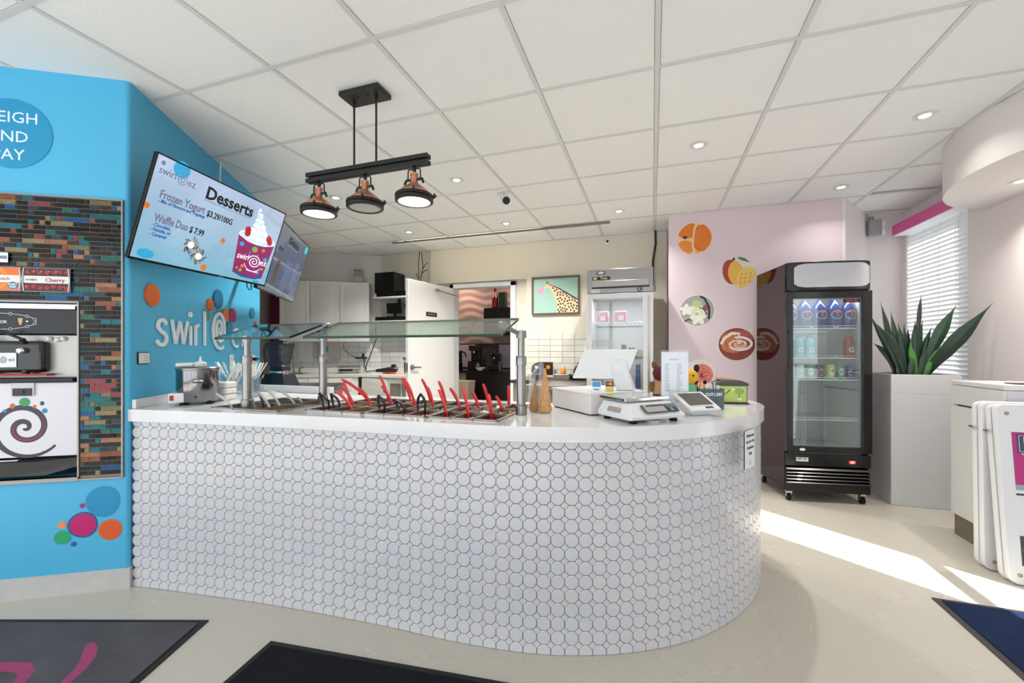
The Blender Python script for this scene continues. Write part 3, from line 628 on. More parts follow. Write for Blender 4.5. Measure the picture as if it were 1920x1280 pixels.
# cones
for i, (x, y, h_, r_) in enumerate(((-.565, 2.03, .165, .024), (-.508, 2.02, .215, .032))):
    m = MB(); n_ = 16; prof = [(r_*.95,0),(r_,.012),(r_*.86,h_*.3),(r_*.5,h_*.66),(.004,h_)]
    vs = []; 
    m.lathe(prof, n=n_)
    ribs = MB()
    for a_ in range(10):
        for cw in (1,-1): ribs.tube([(r*1.02*cos(a_*.628+cw*z*9), r*1.02*sin(a_*.628+cw*z*9), z) for r, z in prof], [.0016,.0016,.0014,.001,.0005], 4)
    t = thing('waffle_cone', ['smaller waffle cone upside down right of the last steel post','larger waffle cone upside down right of the last steel post'][i], 'cone', (x, y, .941), .3)
    m.build('cone_body', M('#e2b982',.7, hex2='#c08a54', vscale=45), t); ribs.build('cone_ridges', M('#cf9c66',.7), t)
m = MB(); m.add([(-.06,-.03,0),(.045,-.04,0),(.05,.03,0),(-.055,.035,0),(-.055,-.01,.18),(.0,-.015,.25),(.01,.01,.25),(-.05,.015,.18)], [(0,1,5,4),(1,2,6,5),(2,3,7,6),(3,0,4,7),(4,5,6,7)])
o = m.build('cone_bag', glass('#f4f6f8', 2.2, .12), label='clear plastic bag over the two waffle cones', cat='bag', smooth=False); o.location = (-.535, 2.035, .9385)
# plush toys and wooden block behind the price list
def plush(x, y, z, label, c1, c2, c3, s=1):
    t = thing('plush_toy', label, 'toy', (x, y, z)); 
    MB().blob((0,0,.035*s), (.03*s,.026*s,.036*s), 2).build('body', M(c1,.9,bump=.5,bscale=300), t)
    MB().blob((0,-.004,.088*s), (.028*s,.025*s,.026*s), 2).build('head', M(c2,.9,bump=.5,bscale=300), t)
    for k_ in (-1,1):
        MB().blob((k_*.022*s,0,.116*s), (.009*s,.007*s,.014*s), 2).build('ear', M(c3,.9), t)
        MB().blob((k_*.03*s,-.012,.045*s), (.010*s,.012*s,.018*s), 2).build('arm', M(c3,.9), t)
        MB().blob((k_*.010*s,-.028*s,.093*s), .0032*s, 2).build('eye', BLACK, t)
        MB().blob((k_*.018*s,-.018,.010*s), (.011*s,.018*s,.010*s), 2).build('leg', M(c1,.9), t)
    return t
plush(.205, 2.66, .9365, 'small plush toy with a yellow head and green body right of the price list', '#7cc49a', '#e6b23c', '#2a2018', 1.75)
plush(.265, 2.66, .9365, 'small orange plush toy with black ears behind the cutlery tin', '#e88a30', '#e88a30', '#1c1814', 1.05)
plush(.052, 2.72, .9365, 'plush toy with a dark red round head left of the price list', '#b89468', '#5e1c18', '#7a5a3a', 1.9)
plush(.12, 2.74, 1.11, 'small plush toy with dark ears peeking over the price list', '#a8d4a0', '#a8d4a0', '#20241e', .9)
MB().box(.07,.17,2.70,2.78,.937,1.109).build('wooden_block', M('#a8845c',.6,var=.2,vscale=20,stretch=(1,1,8)), bevel=.004, label='tan wooden box under the small plush toy', cat='box')

# wash room notice on the right flank of the counter
t = thing('notice', 'white notice in a clear holder hanging on the right flank of the tiled counter', 'sign', mat=frame((.415, 2.135, .80), (.50,.866,0), UZ))
MB().box(-.055,.055,-.085,.085,-.004,-.001).build('back_plate', M('#3a3a3c',.4), t)
MB().box(-.055,.055,-.085,.085,0,.004).build('plate', M('#e9eaee',.3), t, bevel=.002)
for i, s_ in enumerate(('Washrooms','Are For Our','Customers','Only')): text(s_, .0185, M('#26262a',.5), t, 0, .062-i*.027, .0042, bold=.0006)
sp = MB(); sp.ribbon(spiral(.0,-.062,.002,.013,1.6,0,30), .003, .0043); sp.build('printed_swirl', M('#9a9aa2',.5), t, smooth=False)

# ------------------------------------------------------------------ blue front wall: mosaic, machine, signs
FW = frame(CORNER, UX, UZ)             # x = along the wall (0 at the corner, negative to the left), y = height, z = out of the wall
def fw(x, y, z=0): m = FW.copy(); m.translation = FW @ Vector((x, y, z)); return m
ms = thing('mosaic_panel', 'panel of iridescent dark glass strip mosaic around the soft serve machine', 'mosaic', mat=fw(0, 0))
g = MB().box(OL-.25, OR-.002, OT+.006, 2.02, .0005, .003).box(OR+.002, -.027, .590, 2.02, .0005, .003); g.build('grout', M('#8a8078',.9), ms)
mc = ['#2a2018','#14110f','#2a2118','#241c14','#1a2226','#222a30','#2c3440','#31261c','#1c2c2e','#26302a','#2f2a26','#17707c','#14787e','#1f5f98','#9a5a40','#b07a5c','#9a4650','#847a58','#978760','#2f7262','#3a4a58','#4a3428']
MOS = [M(c, .26, .35, var=.6, vscale=38, coat=.12, bump=.2, bscale=90, stretch=(1,1,3), spec=.25) for c in mc]
shp = {}
mt = []; ph = .0236; gp = .0021
row = 0; y = 2.019
while y-ph > .588:
    x = -.028
    while x > OL-.24:
        wd = random.choice((.0236,.0236,.0236,.0472,.0472,.0944,.0944)); xa = x-wd
        lim = OL-.25 if y-ph > OT+.006 else (OR+.003 if y-ph >= .588 else 0)
        if y-ph > OT+.006 or x > OR+.02:
            if xa < lim: xa = lim
            if x-xa > .008: mt.append((xa, x, y-ph, y))
        x = xa
        if xa <= lim: break
    y -= ph
mt.sort(key=lambda t: -(t[1]-t[0])*(1 if t[0] > -.56 else .1))
mrest = MB()
for n_, (xa, xb, ya, yb) in enumerate(mt):
    wx = (xb-xa)/2-gp/2; hy = ph/2-gp/2; mi = random.choice((0,0,1,2,3,3,4,5,5,6,6,7,8,8,9,9,10,11,12,13,14,15,16,17,18,19,19,20,20,21)); th = .0055+random.uniform(0,.0006)
    if n_ < 300:
        key = (round(wx, 4), mi)
        if key not in shp: shp[key] = MB().frustum((-wx,wx,-hy,hy), (-wx+.001,wx-.001,-hy+.001,hy-.001), .003, .0058).mesh('mosaic_tile', MOS[mi], False)
        o = bpy.data.objects.new('mosaic_tile', shp[key]); COL.objects.link(o); o.parent = ms
        o.location = ((xa+xb)/2, (ya+yb)/2, 0); o.rotation_euler = (random.uniform(-.02,.02), random.uniform(-.01,.01), 0)
    else:
        cx, cy = (xa+xb)/2, (ya+yb)/2; mrest.m = mi
        mrest.frustum((cx-wx,cx+wx,cy-hy,cy+hy), (cx-wx+.001,cx+wx-.001,cy-hy+.001,cy+hy-.001), .003, th)
mrest.build('mosaic_tile', MOS, ms, smooth=False, kind='stuff')
TR = M('#9a948e', .35, .8)
MB().box(-.027,-.020,.586,2.027,0,.014).box(OL-.25,-.027,2.020,2.027,0,.014).box(OR+.0,-.027,.583,.590,0,.014).build('metal_edge_trim', TR, ms)
MB().box(OR-.005,OR+.002,OB,OT+.006,-.02,.012).box(OL,OR,OT-.001,OT+.006,-.02,.012).box(OL,OR,OB-.018,OB,-.02,.016).build('opening_trim', TR, ms)
# soft serve machine
mc_ = thing('soft_serve_machine', 'steel and black soft serve yogurt machine set into the blue wall', 'machine', mat=fw(-.56, 0))
L_, R_ = -.385, .323
MB().box(L_-.01, R_+.01, OB, 1.482, -.55, -.10).build('cabinet', M('#1a1a1c',.5), mc_)
MB().box(L_, R_, 1.105, 1.325, -.12, -.03).build('steel_face', M('#b4b4ae',.35,.5, bump=.05, bscale=10), mc_, bevel=.004)
MB().box(L_, R_+.022, 1.328, 1.455, -.11, -.004).build('control_fascia', M('#10121a',.3), mc_, bevel=.004)
MB().box(L_, R_-.002, 1.455, 1.474, -.11, -.006).build('chrome_strip', CHROME, mc_, bevel=.002)
gf = MB(); ov = [(.0+.16*cos(a)*(1 if cos(a)<0 else 1), 1.391+.040*sin(a)) for a in [2*pi*i/40 for i in range(41)]]
gf.ribbon(ov, .0022, -.0035, -.0030)
for a in (70, 40, 15, -15, -40, -70, 110, 140, 220, 250): gf.m = 0; gf.disc(.16*cos(radians(a)), 1.391+.040*sin(radians(a)), .0075, z=-.0028); gf.m = 1; gf.disc(.16*cos(radians(a)), 1.391+.040*sin(radians(a)), .0055, z=-.0024)
gf.m = 2; gf.poly([(.085,1.396),(.105,1.396),(.098,1.372),(.092,1.372)], -.0026); gf.disc(.095,1.402,.011,.006,z=-.0025); gf.m = 3; gf.box(.118,.126,1.389,1.394,-.003,-.0024)
gf.build('printed_graphics', [M('#d8dade',.4), M('#1b1e28',.3), M('#c8a870',.4), M('#d8e0e8',.4,emit=1)], mc_, smooth=False)
text('TAYLOR', .020, M('#e4e6ea',.4), mc_, .002, 1.387, -.0035, bold=.0004)
MB().box(-.26,.20,1.135,1.292,-.05,.015).build('dispensing_block', M('#131316',.25, coat=.4), mc_, bevel=.018)
for x in (-.18, -.03, .12):
    MB().cyl((x,1.285,.01),(x-.0,1.30,.02),.012).cyl((x,1.30,.018),(x-.07,1.345,.055),.007,.006).build('draw_handle', M('#1a1a1c',.3), mc_)
    MB().lathe([(.014,-.01),(.016,0),(.016,.02),(.010,.028)], c=(x,1.245,.012)).build('valve', CHROME, mc_)
    o = MB().cyl((x,1.15,-.0),(x,1.118,-.0),.016,.012).build('nozzle', BLACK, mc_)
for cx in (.07,):
    s_ = MB(); s_.box(-.055,.055,-.036,.036,0,.003); o = s_.build('brand_plate', M('#e4e4e8',.3), mc_, bevel=.003, label='white plate with a grey swirl logo'); o.location = (cx-.03, 1.198, .016)
    s2 = MB(); s2.ribbon(spiral(.0,0,.002,.017,2.1,1.2,40), .003, .0034); s2.build('printed_swirl', M('#4a4a52',.5), o, smooth=False)
    text('swirl', .022, M('#5a5a62',.5), o, -.038, .0, .0033); text('ez', .028, M('#5a5a62',.5), o, .036, .002, .0033)
MB().box(-.20,.22,1.118,1.128,-.03,.02).build('red_gasket', M('#a8201c',.4), mc_)
MB().box(L_, R_, 1.085, 1.106, -.10, .012).build('upper_drip_rail', M('#2a2a2c',.3,.5), mc_, bevel=.003)
for x, y in ((.20,1.305),(.235,1.30),(.26,1.305)): MB().lathe([(.008,0),(.012,.004),(.010,.012),(.006,.018)], c=(x,y,-.03), n=14).build('knob', WHITE, mc_)
MB().box(L_, R_+.02, .708, 1.083, -.10, -.004).build('front_panel', M('#dcdce4',.35), mc_, bevel=.004)
MB().box(.06,.155,1.02,1.083,-.0035,.004).build('lock_plate', M('#c8c8ce',.3), mc_)
MB().box(.069,.148,1.018,1.056,.004,.006).cyl((.108,1.037,.006),(.108,1.037,.010),.009).build('lock', M('#26282c',.4), mc_)
sw = MB(); c0 = (.112, .858)
pts = [(c0[0]+(.006+.152*t**1.45)*cos(a), c0[1]+(.006+.152*t**1.45)*sin(a)) for t, a in [(i/90, radians(324-360*2.3*(1-i/90))) for i in range(91)]]
sw.m = 0; sw.ribbon(pts, [.010+.016*min(1, i/30)*(1 if i < 78 else (91-i)/13) for i in range(91)], -.0036)
sw.m = 1; sw.ribbon(pts[30:62], [.010*sin(pi*i/31) for i in range(32)], -.0032)
for x, y, rx, ry, c in ((.112,.986,.021,.020,2),(.062,.968,.011,.013,3),(.032,.943,.008,.009,4),(.153,.963,.008,.009,3),(.184,.978,.009,.011,5),(.195,.940,.012,.013,4)):
    sw.m = c; sw.disc(x, y, rx, ry, z=-.0034)
sw.m = 6; sw.disc(.112,.986,.024,.023,z=-.0036)
sw.build('printed_swirl', [M('#3c3c46',.5), M('#9a1a58',.5), M('#3f9a60',.5), M('#d0673a',.5), M('#2a86b8',.5), M('#444450',.5), M('#7ab08c',.5)], mc_, smooth=False)
MB().add([(L_,.610,-.10),(R_+.02,.610,-.10),(R_+.02,.706,-.10),(L_,.706,-.10),(L_,.622,.03),(R_-.1,.622,.03),(R_+.02,.655,-.004),(R_+.02,.700,-.004),(L_,.690,.03),(R_-.1,.690,.03)],
   [(0,3,2,1),(4,5,9,8),(5,6,7,9),(0,1,6,5,4),(3,8,9,7,2),(1,2,7,6),(0,4,8,3)]).build('drip_tray', M('#1e1e20',.3, coat=.3), mc_)
MB().box(-.30,.18,.6905,.6925,-.05,.02).build('drip_grille', M('#4a4a4c',.3,.8), mc_)
MB().box(-.25,.10,.694,.702,-.02,.018).build('steel_bar', CHROME, mc_, bevel=.003)
# flavour cards above the machine
def card(x0, x1, y0, y1, label, kind_):
    t = thing('flavour_card', label, 'sign', mat=fw((x0+x1)/2, (y0+y1)/2, .012)); w_, h_ = (x1-x0)/2, (y1-y0)/2
    if kind_ != 'free':
        MB().box(-w_-.004,w_+.004,-h_-.004,h_+.004,0,.004).build('holder', M('#8a8a8c',.3,.5), t, bevel=.002)
        for s_ in (-1,1): MB().ribbon([(s_*(w_-.003),-h_),(s_*(w_+.003),0),(s_*(w_-.003),h_)], .006, .004, .008).build('clip', M('#a0a0a2',.3,.7), t)
    m = MB(); m.box(-w_,w_,-h_,h_,.004,.0052); z = .0055
    if kind_ == 'cherry':
        m.m = 1; m.box(-w_,w_,-h_,-h_*.30,.0052,z); m.box(-w_,w_,h_*.34,h_,.0052,z)
        m.m = 2
        for k_ in range(7):
            for yy in (-.66, .68): m.disc(-w_+.014+k_*w_*.29, h_*yy+random.uniform(-.006,.006), .011, .010, z=z+.0002+.0001*k_)
        m.m = 3
        for k_ in range(6): m.disc(-w_+.012+k_*w_*.33, h_*random.choice((-.6,.74)), .0025, .002, z=z+.0012)
        m.m = 4
        for k_ in range(4): m.ribbon([(-w_+.03+k_*.035, h_*.4),(-w_+.015+k_*.04, h_*.95)], .0015, z+.0011)
        m.build('printed_card', [WHITE, M('#4a1c1c',.4), M('#9c1826',.3), M('#f0c8c8',.3), M('#8aa05a',.4)], t, smooth=False)
        text('Cherry', .028, M('#a83240',.4), t, .035, -.001, .006, bold=.0003); text('swirl@ez', .013, M('#6a6a70',.4), t, -w_*.66, .0, .006)
    elif kind_ == 'punch':
        m.m = 1; m.box(-w_,w_,-h_,-h_*.30,.0052,z); m.box(-w_,w_,h_*.34,h_,.0052,z)
        m.m = 2
        for k_ in range(4): m.ribbon([(-.01+(.016+k_*.012)*cos(a), h_*.40+(.010+k_*.008)*abs(sin(a))) for a in [pi*i/12 for i in range(13)]], .004, z+.0002)
        for k_ in range(4): m.ribbon([(-.01+(.016+k_*.012)*cos(a), -h_*.36-(.010+k_*.007)*abs(sin(a))) for a in [pi*i/12 for i in range(13)]], .004, z+.0002)
        m.m = 3; m.disc(w_-.030, -h_*.55, .021, .018, z=z+.0006)
        m.build('printed_card', [WHITE, M('#e8722a',.4), M('#f0b040',.4), M('#1f7db0',.4)], t, smooth=False)
        text('Citrus Punch', .022, M('#b85a3a',.4), t, .0, .001, .006); text('DAIRY', .0125, WHITE, t, w_-.030, -h_*.46, .0066, bold=.0005); text('FREE', .0125, WHITE, t, w_-.030, -h_*.68, .0066, bold=.0005)
    else:
        m.build('printed_card', [WHITE], t); text('FREE' if kind_ == 'free' else kind_, .019, M('#2a5a78',.4), t, .012, 0, .0054, bold=.0008, sx=1.1)
card(-.438, -.248, 1.542, 1.656, 'white banded flavour card with cherries reading Cherry above the machine', 'cherry')
card(-.650, -.450, 1.542, 1.656, 'orange flavour card with a blue dairy free spot above the machine', 'punch')
card(-.575, -.500, 1.680, 1.729, 'small white card reading FREE on the mosaic above the flavour cards', 'free')
# round weigh and pay sign
t = thing('round_sign', 'round deeper blue sign with white serif letters high on the blue wall', 'sign', mat=fw(-.50, 2.326, .0005))
MB().disc(0,0,.172,.172,z=0,n=48,th=.003).build('disc', M('#1c93c4',.45), t)
for s_, y_ in (('WEIGH', .078), ('AND', -.018), ('PAY', -.108)): text(s_, .078, M('#e6f2f6',.5), t, -.01, y_, .0031, sx=.98)
def blobdecal(x, y, rx, ry, col, rim, label, z=.0006):
    m = MB(); 
    if rim: m.m = 1; m.disc(0,0,rx,ry,z=0,n=36,wob=.02,ph=x*9,th=.0006); m.m = 0; m.disc(.001,0,rx*.86,ry*.86,z=.0009,n=36,wob=.02,ph=x*9)
    else: m.disc(0,0,rx,ry,z=0,n=36,wob=.02,ph=x*9,th=.0008)
    o = m.build('wall_spot', [M(col,.45), M(rim or col,.45)], smooth=False, label=label, cat='wall decal', group='printed spots low on the blue wall'); o.matrix_world = fw(x, y, z)
blobdecal(-.113,.464,.076,.080,'#1a8fc2',None,'large deep blue spot, highest of the cluster low on the blue wall')
blobdecal(-.201,.350,.066,.066,'#c2126e','#2c5a8c','magenta spot with a blue rim low on the blue wall')
blobdecal(-.082,.315,.054,.055,'#dd5a26','#c8703a','orange spot at the right of the cluster low on the blue wall')
blobdecal(-.290,.357,.019,.018,'#e8935a','#e8935a','small pale orange spot left of the magenta spot')
blobdecal(-.288,.293,.037,.035,'#22a86a','#2f9a9a','green spot at the lower left of the cluster')
blobdecal(-.240,.255,.013,.012,'#2460a8','#2460a8','tiny dark blue spot at the bottom of the cluster')
blobdecal(-.203,.448,.012,.012,'#a8306a','#3a4a8c','tiny magenta spot with a dark rim above the magenta spot')

# ------------------------------------------------------------------ blue side wall: lettering, discs, controls
SWL = frame(CORNER, UB, UZ)
def sw_(x, y, z=0): m = SWL.copy(); m.translation = SWL @ Vector((x, y, z)); return m
LW = M('#f2f2f2', .4)
t = thing('wall_lettering', 'raised white letters with a swirl for one vowel on the blue side wall', 'sign', mat=sw_(0, 1.35, .004))
def letter(strokes, wd, label=None):
    m = MB()
    for s_ in strokes: m.ribbon(s_, wd, 0, .012)
    return m.build('letter', LW, t)
B0 = -.073
def arc(cx, cy, rx, ry, a0, a1, n=14): return [(cx+rx*cos(radians(a0+(a1-a0)*i/n)), cy+ry*sin(radians(a0+(a1-a0)*i/n))) for i in range(n+1)]
letter([arc(.268,.037,.040,.037,20,200,12)+arc(.262,-.036,.048,.037,120,-20,8)[2:]+arc(.262,-.036,.048,.037,-20,-160,8)], .020)
letter([[(.365,.082),(.405,B0+.01)],[(.405,B0+.01),(.452,.078)],[(.452,.078),(.492,B0+.01)],[(.492,B0+.01),(.540,.082)]], .018)
letter([[(.578,.055),(.578,B0)]], .022); m = MB(); m.disc(.574,.130,.018,.018,z=0,th=.012); m.build('letter_dot', LW, t)
letter([[(.640,.062),(.640,B0)], arc(.672,.030,.034,.034,175,75,8)], .020)
letter([[(.762,.168),(.762,B0)]], .020)
letter([spiral(.985,.052,.008,.150,2.55,1.8,90,ex=.78,ey=1.0,cw=1)], [.012+.010*min(1,i/40) for i in range(91)])
letter([[(1.205,-.006),(1.345,-.006)], arc(1.275,-.006,.072,.072,0,300,22)], .018)
letter([[(1.385,.055),(1.49,.055)],[(1.49,.055),(1.39,B0+.01)],[(1.385,B0+.008),(1.50,B0+.008)]], .018)
for x, y, rx, c, lb in ((.182,1.558,.063,'#dd6a2e','large orange disc left of the raised lettering'),(.846,1.572,.045,'#d9683a','orange disc left of the big blue disc'),(.969,1.628,.071,'#17759e','large dark blue disc above the swirl letter'),
    (.800,1.488,.034,'#3f9a70','green disc behind the tall letter'),(1.091,1.520,.048,'#dc7c4a','pale orange disc right of the big blue disc'),(1.213,1.525,.055,'#b02a66','magenta disc on the blue side wall'),
    (1.156,1.420,.050,'#1f86ae','mid blue disc below the magenta disc'),(1.615,1.578,.050,'#1c83a8','blue disc near the far end of the side wall'),(1.702,1.478,.032,'#d05a3a','small orange red disc near the far end of the side wall')):
    o = MB().disc(0,0,rx,rx,z=0,n=32,th=.012).build('wall_disc', M(c,.5), label=lb, cat='wall disc', group='coloured discs on the blue side wall'); o.matrix_world = sw_(x, y, .001)
t = thing('thermostat', 'small white framed control panel low on the blue side wall near the corner', 'switch', mat=sw_(.109, 1.203, .0008))
MB().box(-.047,.047,-.032,.032,0,.006).build('frame', BLACK, t); MB().box(-.042,.042,-.028,.028,.006,.009).build('plate', WHITE, t)
pr = MB()
for i in range(4): pr.box(.0,.028,.016-i*.010,.018-i*.010,.009,.0094)
pr.build('print', M('#6a6a72',.5), t, smooth=False)
for i, (x, y) in enumerate(((1.203,1.150),(1.556,1.146),(1.652,1.143))):
    t = thing('wall_outlet', ['white outlet plate nearest the swirl letter on the side wall','white outlet plate with a black plug on the side wall','white outlet plate at the far end of the side wall'][i], 'outlet', mat=sw_(x, y, .0008))
    MB().box(-.036,.036,-.058,.058,0,.006).build('plate', WHITE, t, bevel=.003)
    for s_ in (-1,1): MB().box(-.014,.014,s_*.024-.013,s_*.024+.013,.006,.008).build('socket', M('#dcdcdc',.4), t)
m = MB(); m.T = sw_(0,0); m.box(1.575,1.615,1.150,1.178,.0095,.05); m.tube([(1.60,1.165,.05),(1.66,1.17,.09),(1.72,1.12,.08),(1.70,1.02,.06),(1.66,.96,.05)], .006, 8)
m.build('power_plug', BLACK, label='black plug and cable curling from the side wall outlet', cat='plug')

# ------------------------------------------------------------------ menu screens
def tv(p, label, W=.97, Hh=.556):
    x, y, z, a, tl = p; n = Vector((cos(a)*cos(tl), sin(a)*cos(tl), -sin(tl))); rt = Vector((-sin(a), cos(a), 0)); up = n.cross(rt)
    t = thing('menu_screen', label, 'screen', mat=frame((x,y,z), rt, up))
    MB().box(-W/2+.002,W/2-.002,-Hh/2+.002,Hh/2-.002,-.022,-.004).build('housing', M('#08080a',.5,spec=.2), t, bevel=.003)
    b = .008; fr = MB(); fr.box(-W/2,W/2,Hh/2-b,Hh/2,-.004,.001).box(-W/2,W/2,-Hh/2,-Hh/2+b*1.6,-.004,.001).box(-W/2,-W/2+b,-Hh/2,Hh/2,-.004,.001).box(W/2-b,W/2,-Hh/2,Hh/2,-.004,.001)
    fr.build('bezel', M('#0c0c0e',.25), t, smooth=False)
    MB().box(-.14,.14,-.12,.12,-.075,-.035).build('mount_box', MATBLACK, t)
    return t
def screen_mat(c1, c2, c3, e, rough=.08):
    m = M(c1, rough, emit=e, coat=1.0).copy(); nt = m.node_tree; N = nt.nodes; L = nt.links; b = N['Principled BSDF']
    tc = N.new('ShaderNodeTexCoord'); sp = N.new('ShaderNodeSeparateXYZ'); L.new(tc.outputs['Object'], sp.inputs[0])
    a = N.new('ShaderNodeMath'); a.operation = 'MULTIPLY_ADD'; a.inputs[1].default_value = -1.5; a.inputs[2].default_value = .5; L.new(sp.outputs[1], a.inputs[0])
    cr = N.new('ShaderNodeValToRGB'); E = cr.color_ramp.elements; E[0].color = lin(c1); E[0].position = .1; E[1].color = lin(c3); E[1].position = .95; e2 = E.new(.6); e2.color = lin(c2)
    L.new(a.outputs[0], cr.inputs[0]); L.new(cr.outputs[0], b.inputs['Emission Color']); b.inputs['Base Color'].default_value = (.02,.02,.02,1)
    return m
def ink(c, e=.6): return M(c, .3, emit=e*.62)
PUR, NAVY, BLK, ORG = ink('#6f6a86'), ink('#1a4f9a'), ink('#14161c', .1), ink('#c9752f')
def ctext(s_, size, mat, par, xl, xr, y, z=.0012, bold=0):
    o = text(s_, size, mat, par, 0, 0, 0, align='LEFT', bold=bold)
    xs = [v.co.x for v in o.data.vertices]; k_ = (xr-xl)/(max(xs)-min(xs)); o.matrix_local = Matrix.Translation((xl-min(xs)*k_, y, z)) @ Matrix.Diagonal((k_,1,1,1)); return o
T1 = tv((-2.524,1.867,1.976,.199,.317), 'large tilted dessert menu screen on the blue wall with a yogurt cup picture')
MB().box(-.477,.477,-.266,.270,-.003,.0002).build('display', screen_mat('#b3c6e4','#9cc4de','#7fc2dc',.62), T1, smooth=False)
PICM = [ink('#2e9fd2'), ink('#77778c'), ink('#c9752f'), ink('#dfe6ee',.8), ink('#4a3a30',.4), ink('#a8844c'), ink('#d6e6ee',.8), ink('#b8d4e0',.7), ink('#b02034'), ink('#7aa84a'), ink('#8c1c66',.5), ink('#23508c',.5)]
p = MB(); z = .0006
p.m = 0; p.disc(-.340,.245,.048,.044,z=z,n=28); p.m = 1; p.disc(-.441,.238,.0115,z=z); p.m = 2; p.disc(-.464,.006,.016,z=z); p.disc(.029,-.050,.0165,z=z); p.disc(-.05,-.240,.021,z=z)
p.m = 0; p.disc(-.405,-.235,.045,.025,z=z); p.disc(.385,-.258,.03,.012,z=z)
p.m = 1; p.ribbon(spiral(-.325,.195,.003,.034,2.2,1.0,50), .0045, z+.0004); p.ribbon([(-.171,.145),(.188,.145)], .004, z)
# waffle duo nests
for cx, cy in ((-.172,-.128),(-.105,-.182)):
    p.m = 4
    for k_ in range(34):
        a = random.uniform(0,2*pi); r0 = random.uniform(.016,.034); p.ribbon([(cx+r0*cos(a),cy+r0*sin(a)),(cx+(r0+.022)*cos(a+.5),cy+(r0+.022)*sin(a+.5))], .0035, z+.0003)
    p.m = 5
    for k_ in range(14):
        a = random.uniform(0,2*pi); r0 = random.uniform(.020,.034); p.ribbon([(cx+r0*cos(a),cy+r0*sin(a)),(cx+(r0+.012)*cos(a+.8),cy+(r0+.012)*sin(a+.8))], .003, z+.0006)
    p.m = 6; p.disc(cx,cy,.021,.020,z=z+.0008); p.m = 3; p.disc(cx-.004,cy+.003,.008,.007,z=z+.001)
p.build('printed_shapes', PICM, T1, smooth=False); p = MB(); v_a = 0
# yogurt cup: rim, cup, topping, fruit
p.m = 6; p.disc(.300,.035,.125,.042,z=z+.0004,n=40); p.m = 7; p.disc(.300,.033,.116,.034,z=z+.0006,n=40)
for cx, cy, rx, ry, zz in ((.30,.045,.085,.040,.0010),(.295,.080,.062,.034,.0012),(.288,.115,.044,.030,.0014),(.280,.150,.030,.026,.0016),(.272,.185,.020,.024,.0018),(.262,.215,.010,.020,.0020)):
    p.m = 6; p.disc(cx,cy,rx,ry,z=z+zz,n=24); p.m = 7; p.ribbon(arc(cx,cy,rx*.9,ry*.8,200,330,8), .006, z+zz+.0001)
for cx, cy in ((.225,.05),(.222,.07),(.385,.04),(.372,.058)): p.m = 8; p.disc(cx,cy,.019,.024,z=z+.0022)
for k_ in range(70):
    tt = random.random(); p.m = random.choice((2,8,9,0,10)); cx = .30-.035*tt+random.uniform(-.075,.075)*(1-tt); cy = .045+.17*tt
    p.ribbon([(cx,cy),(cx+random.uniform(-.005,.005),cy+random.uniform(-.005,.005)+.001)], .003, z+.0026)
p.m = 10; p.poly([(.190,-.218),(.385,-.240),(.420,.018),(.178,.018)][::1] if False else [(.176,.022),(.200,-.222),(.260,-.244),(.345,-.244),(.400,-.225),(.424,.022),(.36,-.002),(.30,-.009),(.24,-.002)], z+.0011)
p.m = 11; p.poly([(.198,-.206),(.200,-.222),(.260,-.244),(.345,-.244),(.400,-.225),(.402,-.208),(.345,-.228),(.26,-.228)], z+.0014)
for cx, cy, r0, c in ((.21,-.03,.014,0),(.245,-.20,.010,9),(.30,-.04,.020,9),(.36,-.03,.012,2),(.39,-.09,.014,0),(.215,-.12,.010,8),(.25,-.17,.012,2),(.36,-.19,.012,0),(.22,-.19,.008,2),(.385,-.16,.009,9),(.33,-.075,.006,2),(.275,-.07,.006,0)):
    p.m = c; p.disc(cx,cy,r0,z=z+.0013)
p.m = 6; p.ribbon(spiral(.318,-.125,.004,.046,2.3,1.0,60), .0065, z+.0018); p.ribbon(arc(.318,-.128,.064,.062,200,330,16), .004, z+.0017)

for i_ in range(v_a, len(p.v)): p.v[i_] = (.295+(p.v[i_][0]-.30)*1.32, p.v[i_][1], p.v[i_][2])
p.build('cup_picture', PICM, T1, smooth=False)
ctext('Desserts', .098, BLK, T1, -.166, .193, .186, bold=.0028); ctext('Frozen Yogurt', .060, PUR, T1, -.416, -.146, .084, bold=.0014); ctext('$3.29/100G', .050, BLK, T1, -.130, .057, .076, bold=.0012)
ctext('- Mix of Flavours and Toppings', .026, NAVY, T1, -.416, -.136, .050, bold=.0006); ctext('Waffle Duo', .060, PUR, T1, -.413, -.218, -.040, bold=.0014); ctext('$ 7.99', .050, BLK, T1, -.205, -.111, -.045, bold=.0012)
ctext('- Chocolate,', .026, NAVY, T1, -.416, -.311, -.076, bold=.0006); ctext('- Nutella, or', .026, NAVY, T1, -.417, -.304, -.101, bold=.0006); ctext('- Caramel', .026, NAVY, T1, -.417, -.323, -.127, bold=.0006)
ctext('swirl', .056, PUR, T1, -.453, -.362, .200); ctext('ez', .058, PUR, T1, -.290, -.243, .196)
WT = ink('#eef2f6', .9); ctext('swirl', .060, WT, T1, .165, .262, -.108, .003); ctext('ez', .060, WT, T1, .372, .435, -.116, .003); ctext('frozen yogurt', .014, WT, T1, .27, .37, -.190, .003)
T2 = tv((-2.926,2.729,1.961,.570,.285), 'second tilted drinks menu screen behind the dessert menu')
MB().box(-.477,.477,-.266,.270,-.003,.0002).build('display', screen_mat('#8d93a8','#7c88a2','#76869c',.42), T2, smooth=False)
p = MB(); p.m = 0
p.ribbon([(-.125,.150),(.165,.150)], .004, z)
p.m = 1; p.disc(.40,.225,.045,.035,z=z); p.m = 2; p.disc(-.20,-.03,.035,.05,z=z); p.m = 3; p.box(-.26,-.16,-.20,-.03,.0003,.0006); p.m = 4
for k_ in range(16): p.box(-.02, .12+random.uniform(-.02,.05), .03-k_*.016, .036-k_*.016, .0003, .0006)
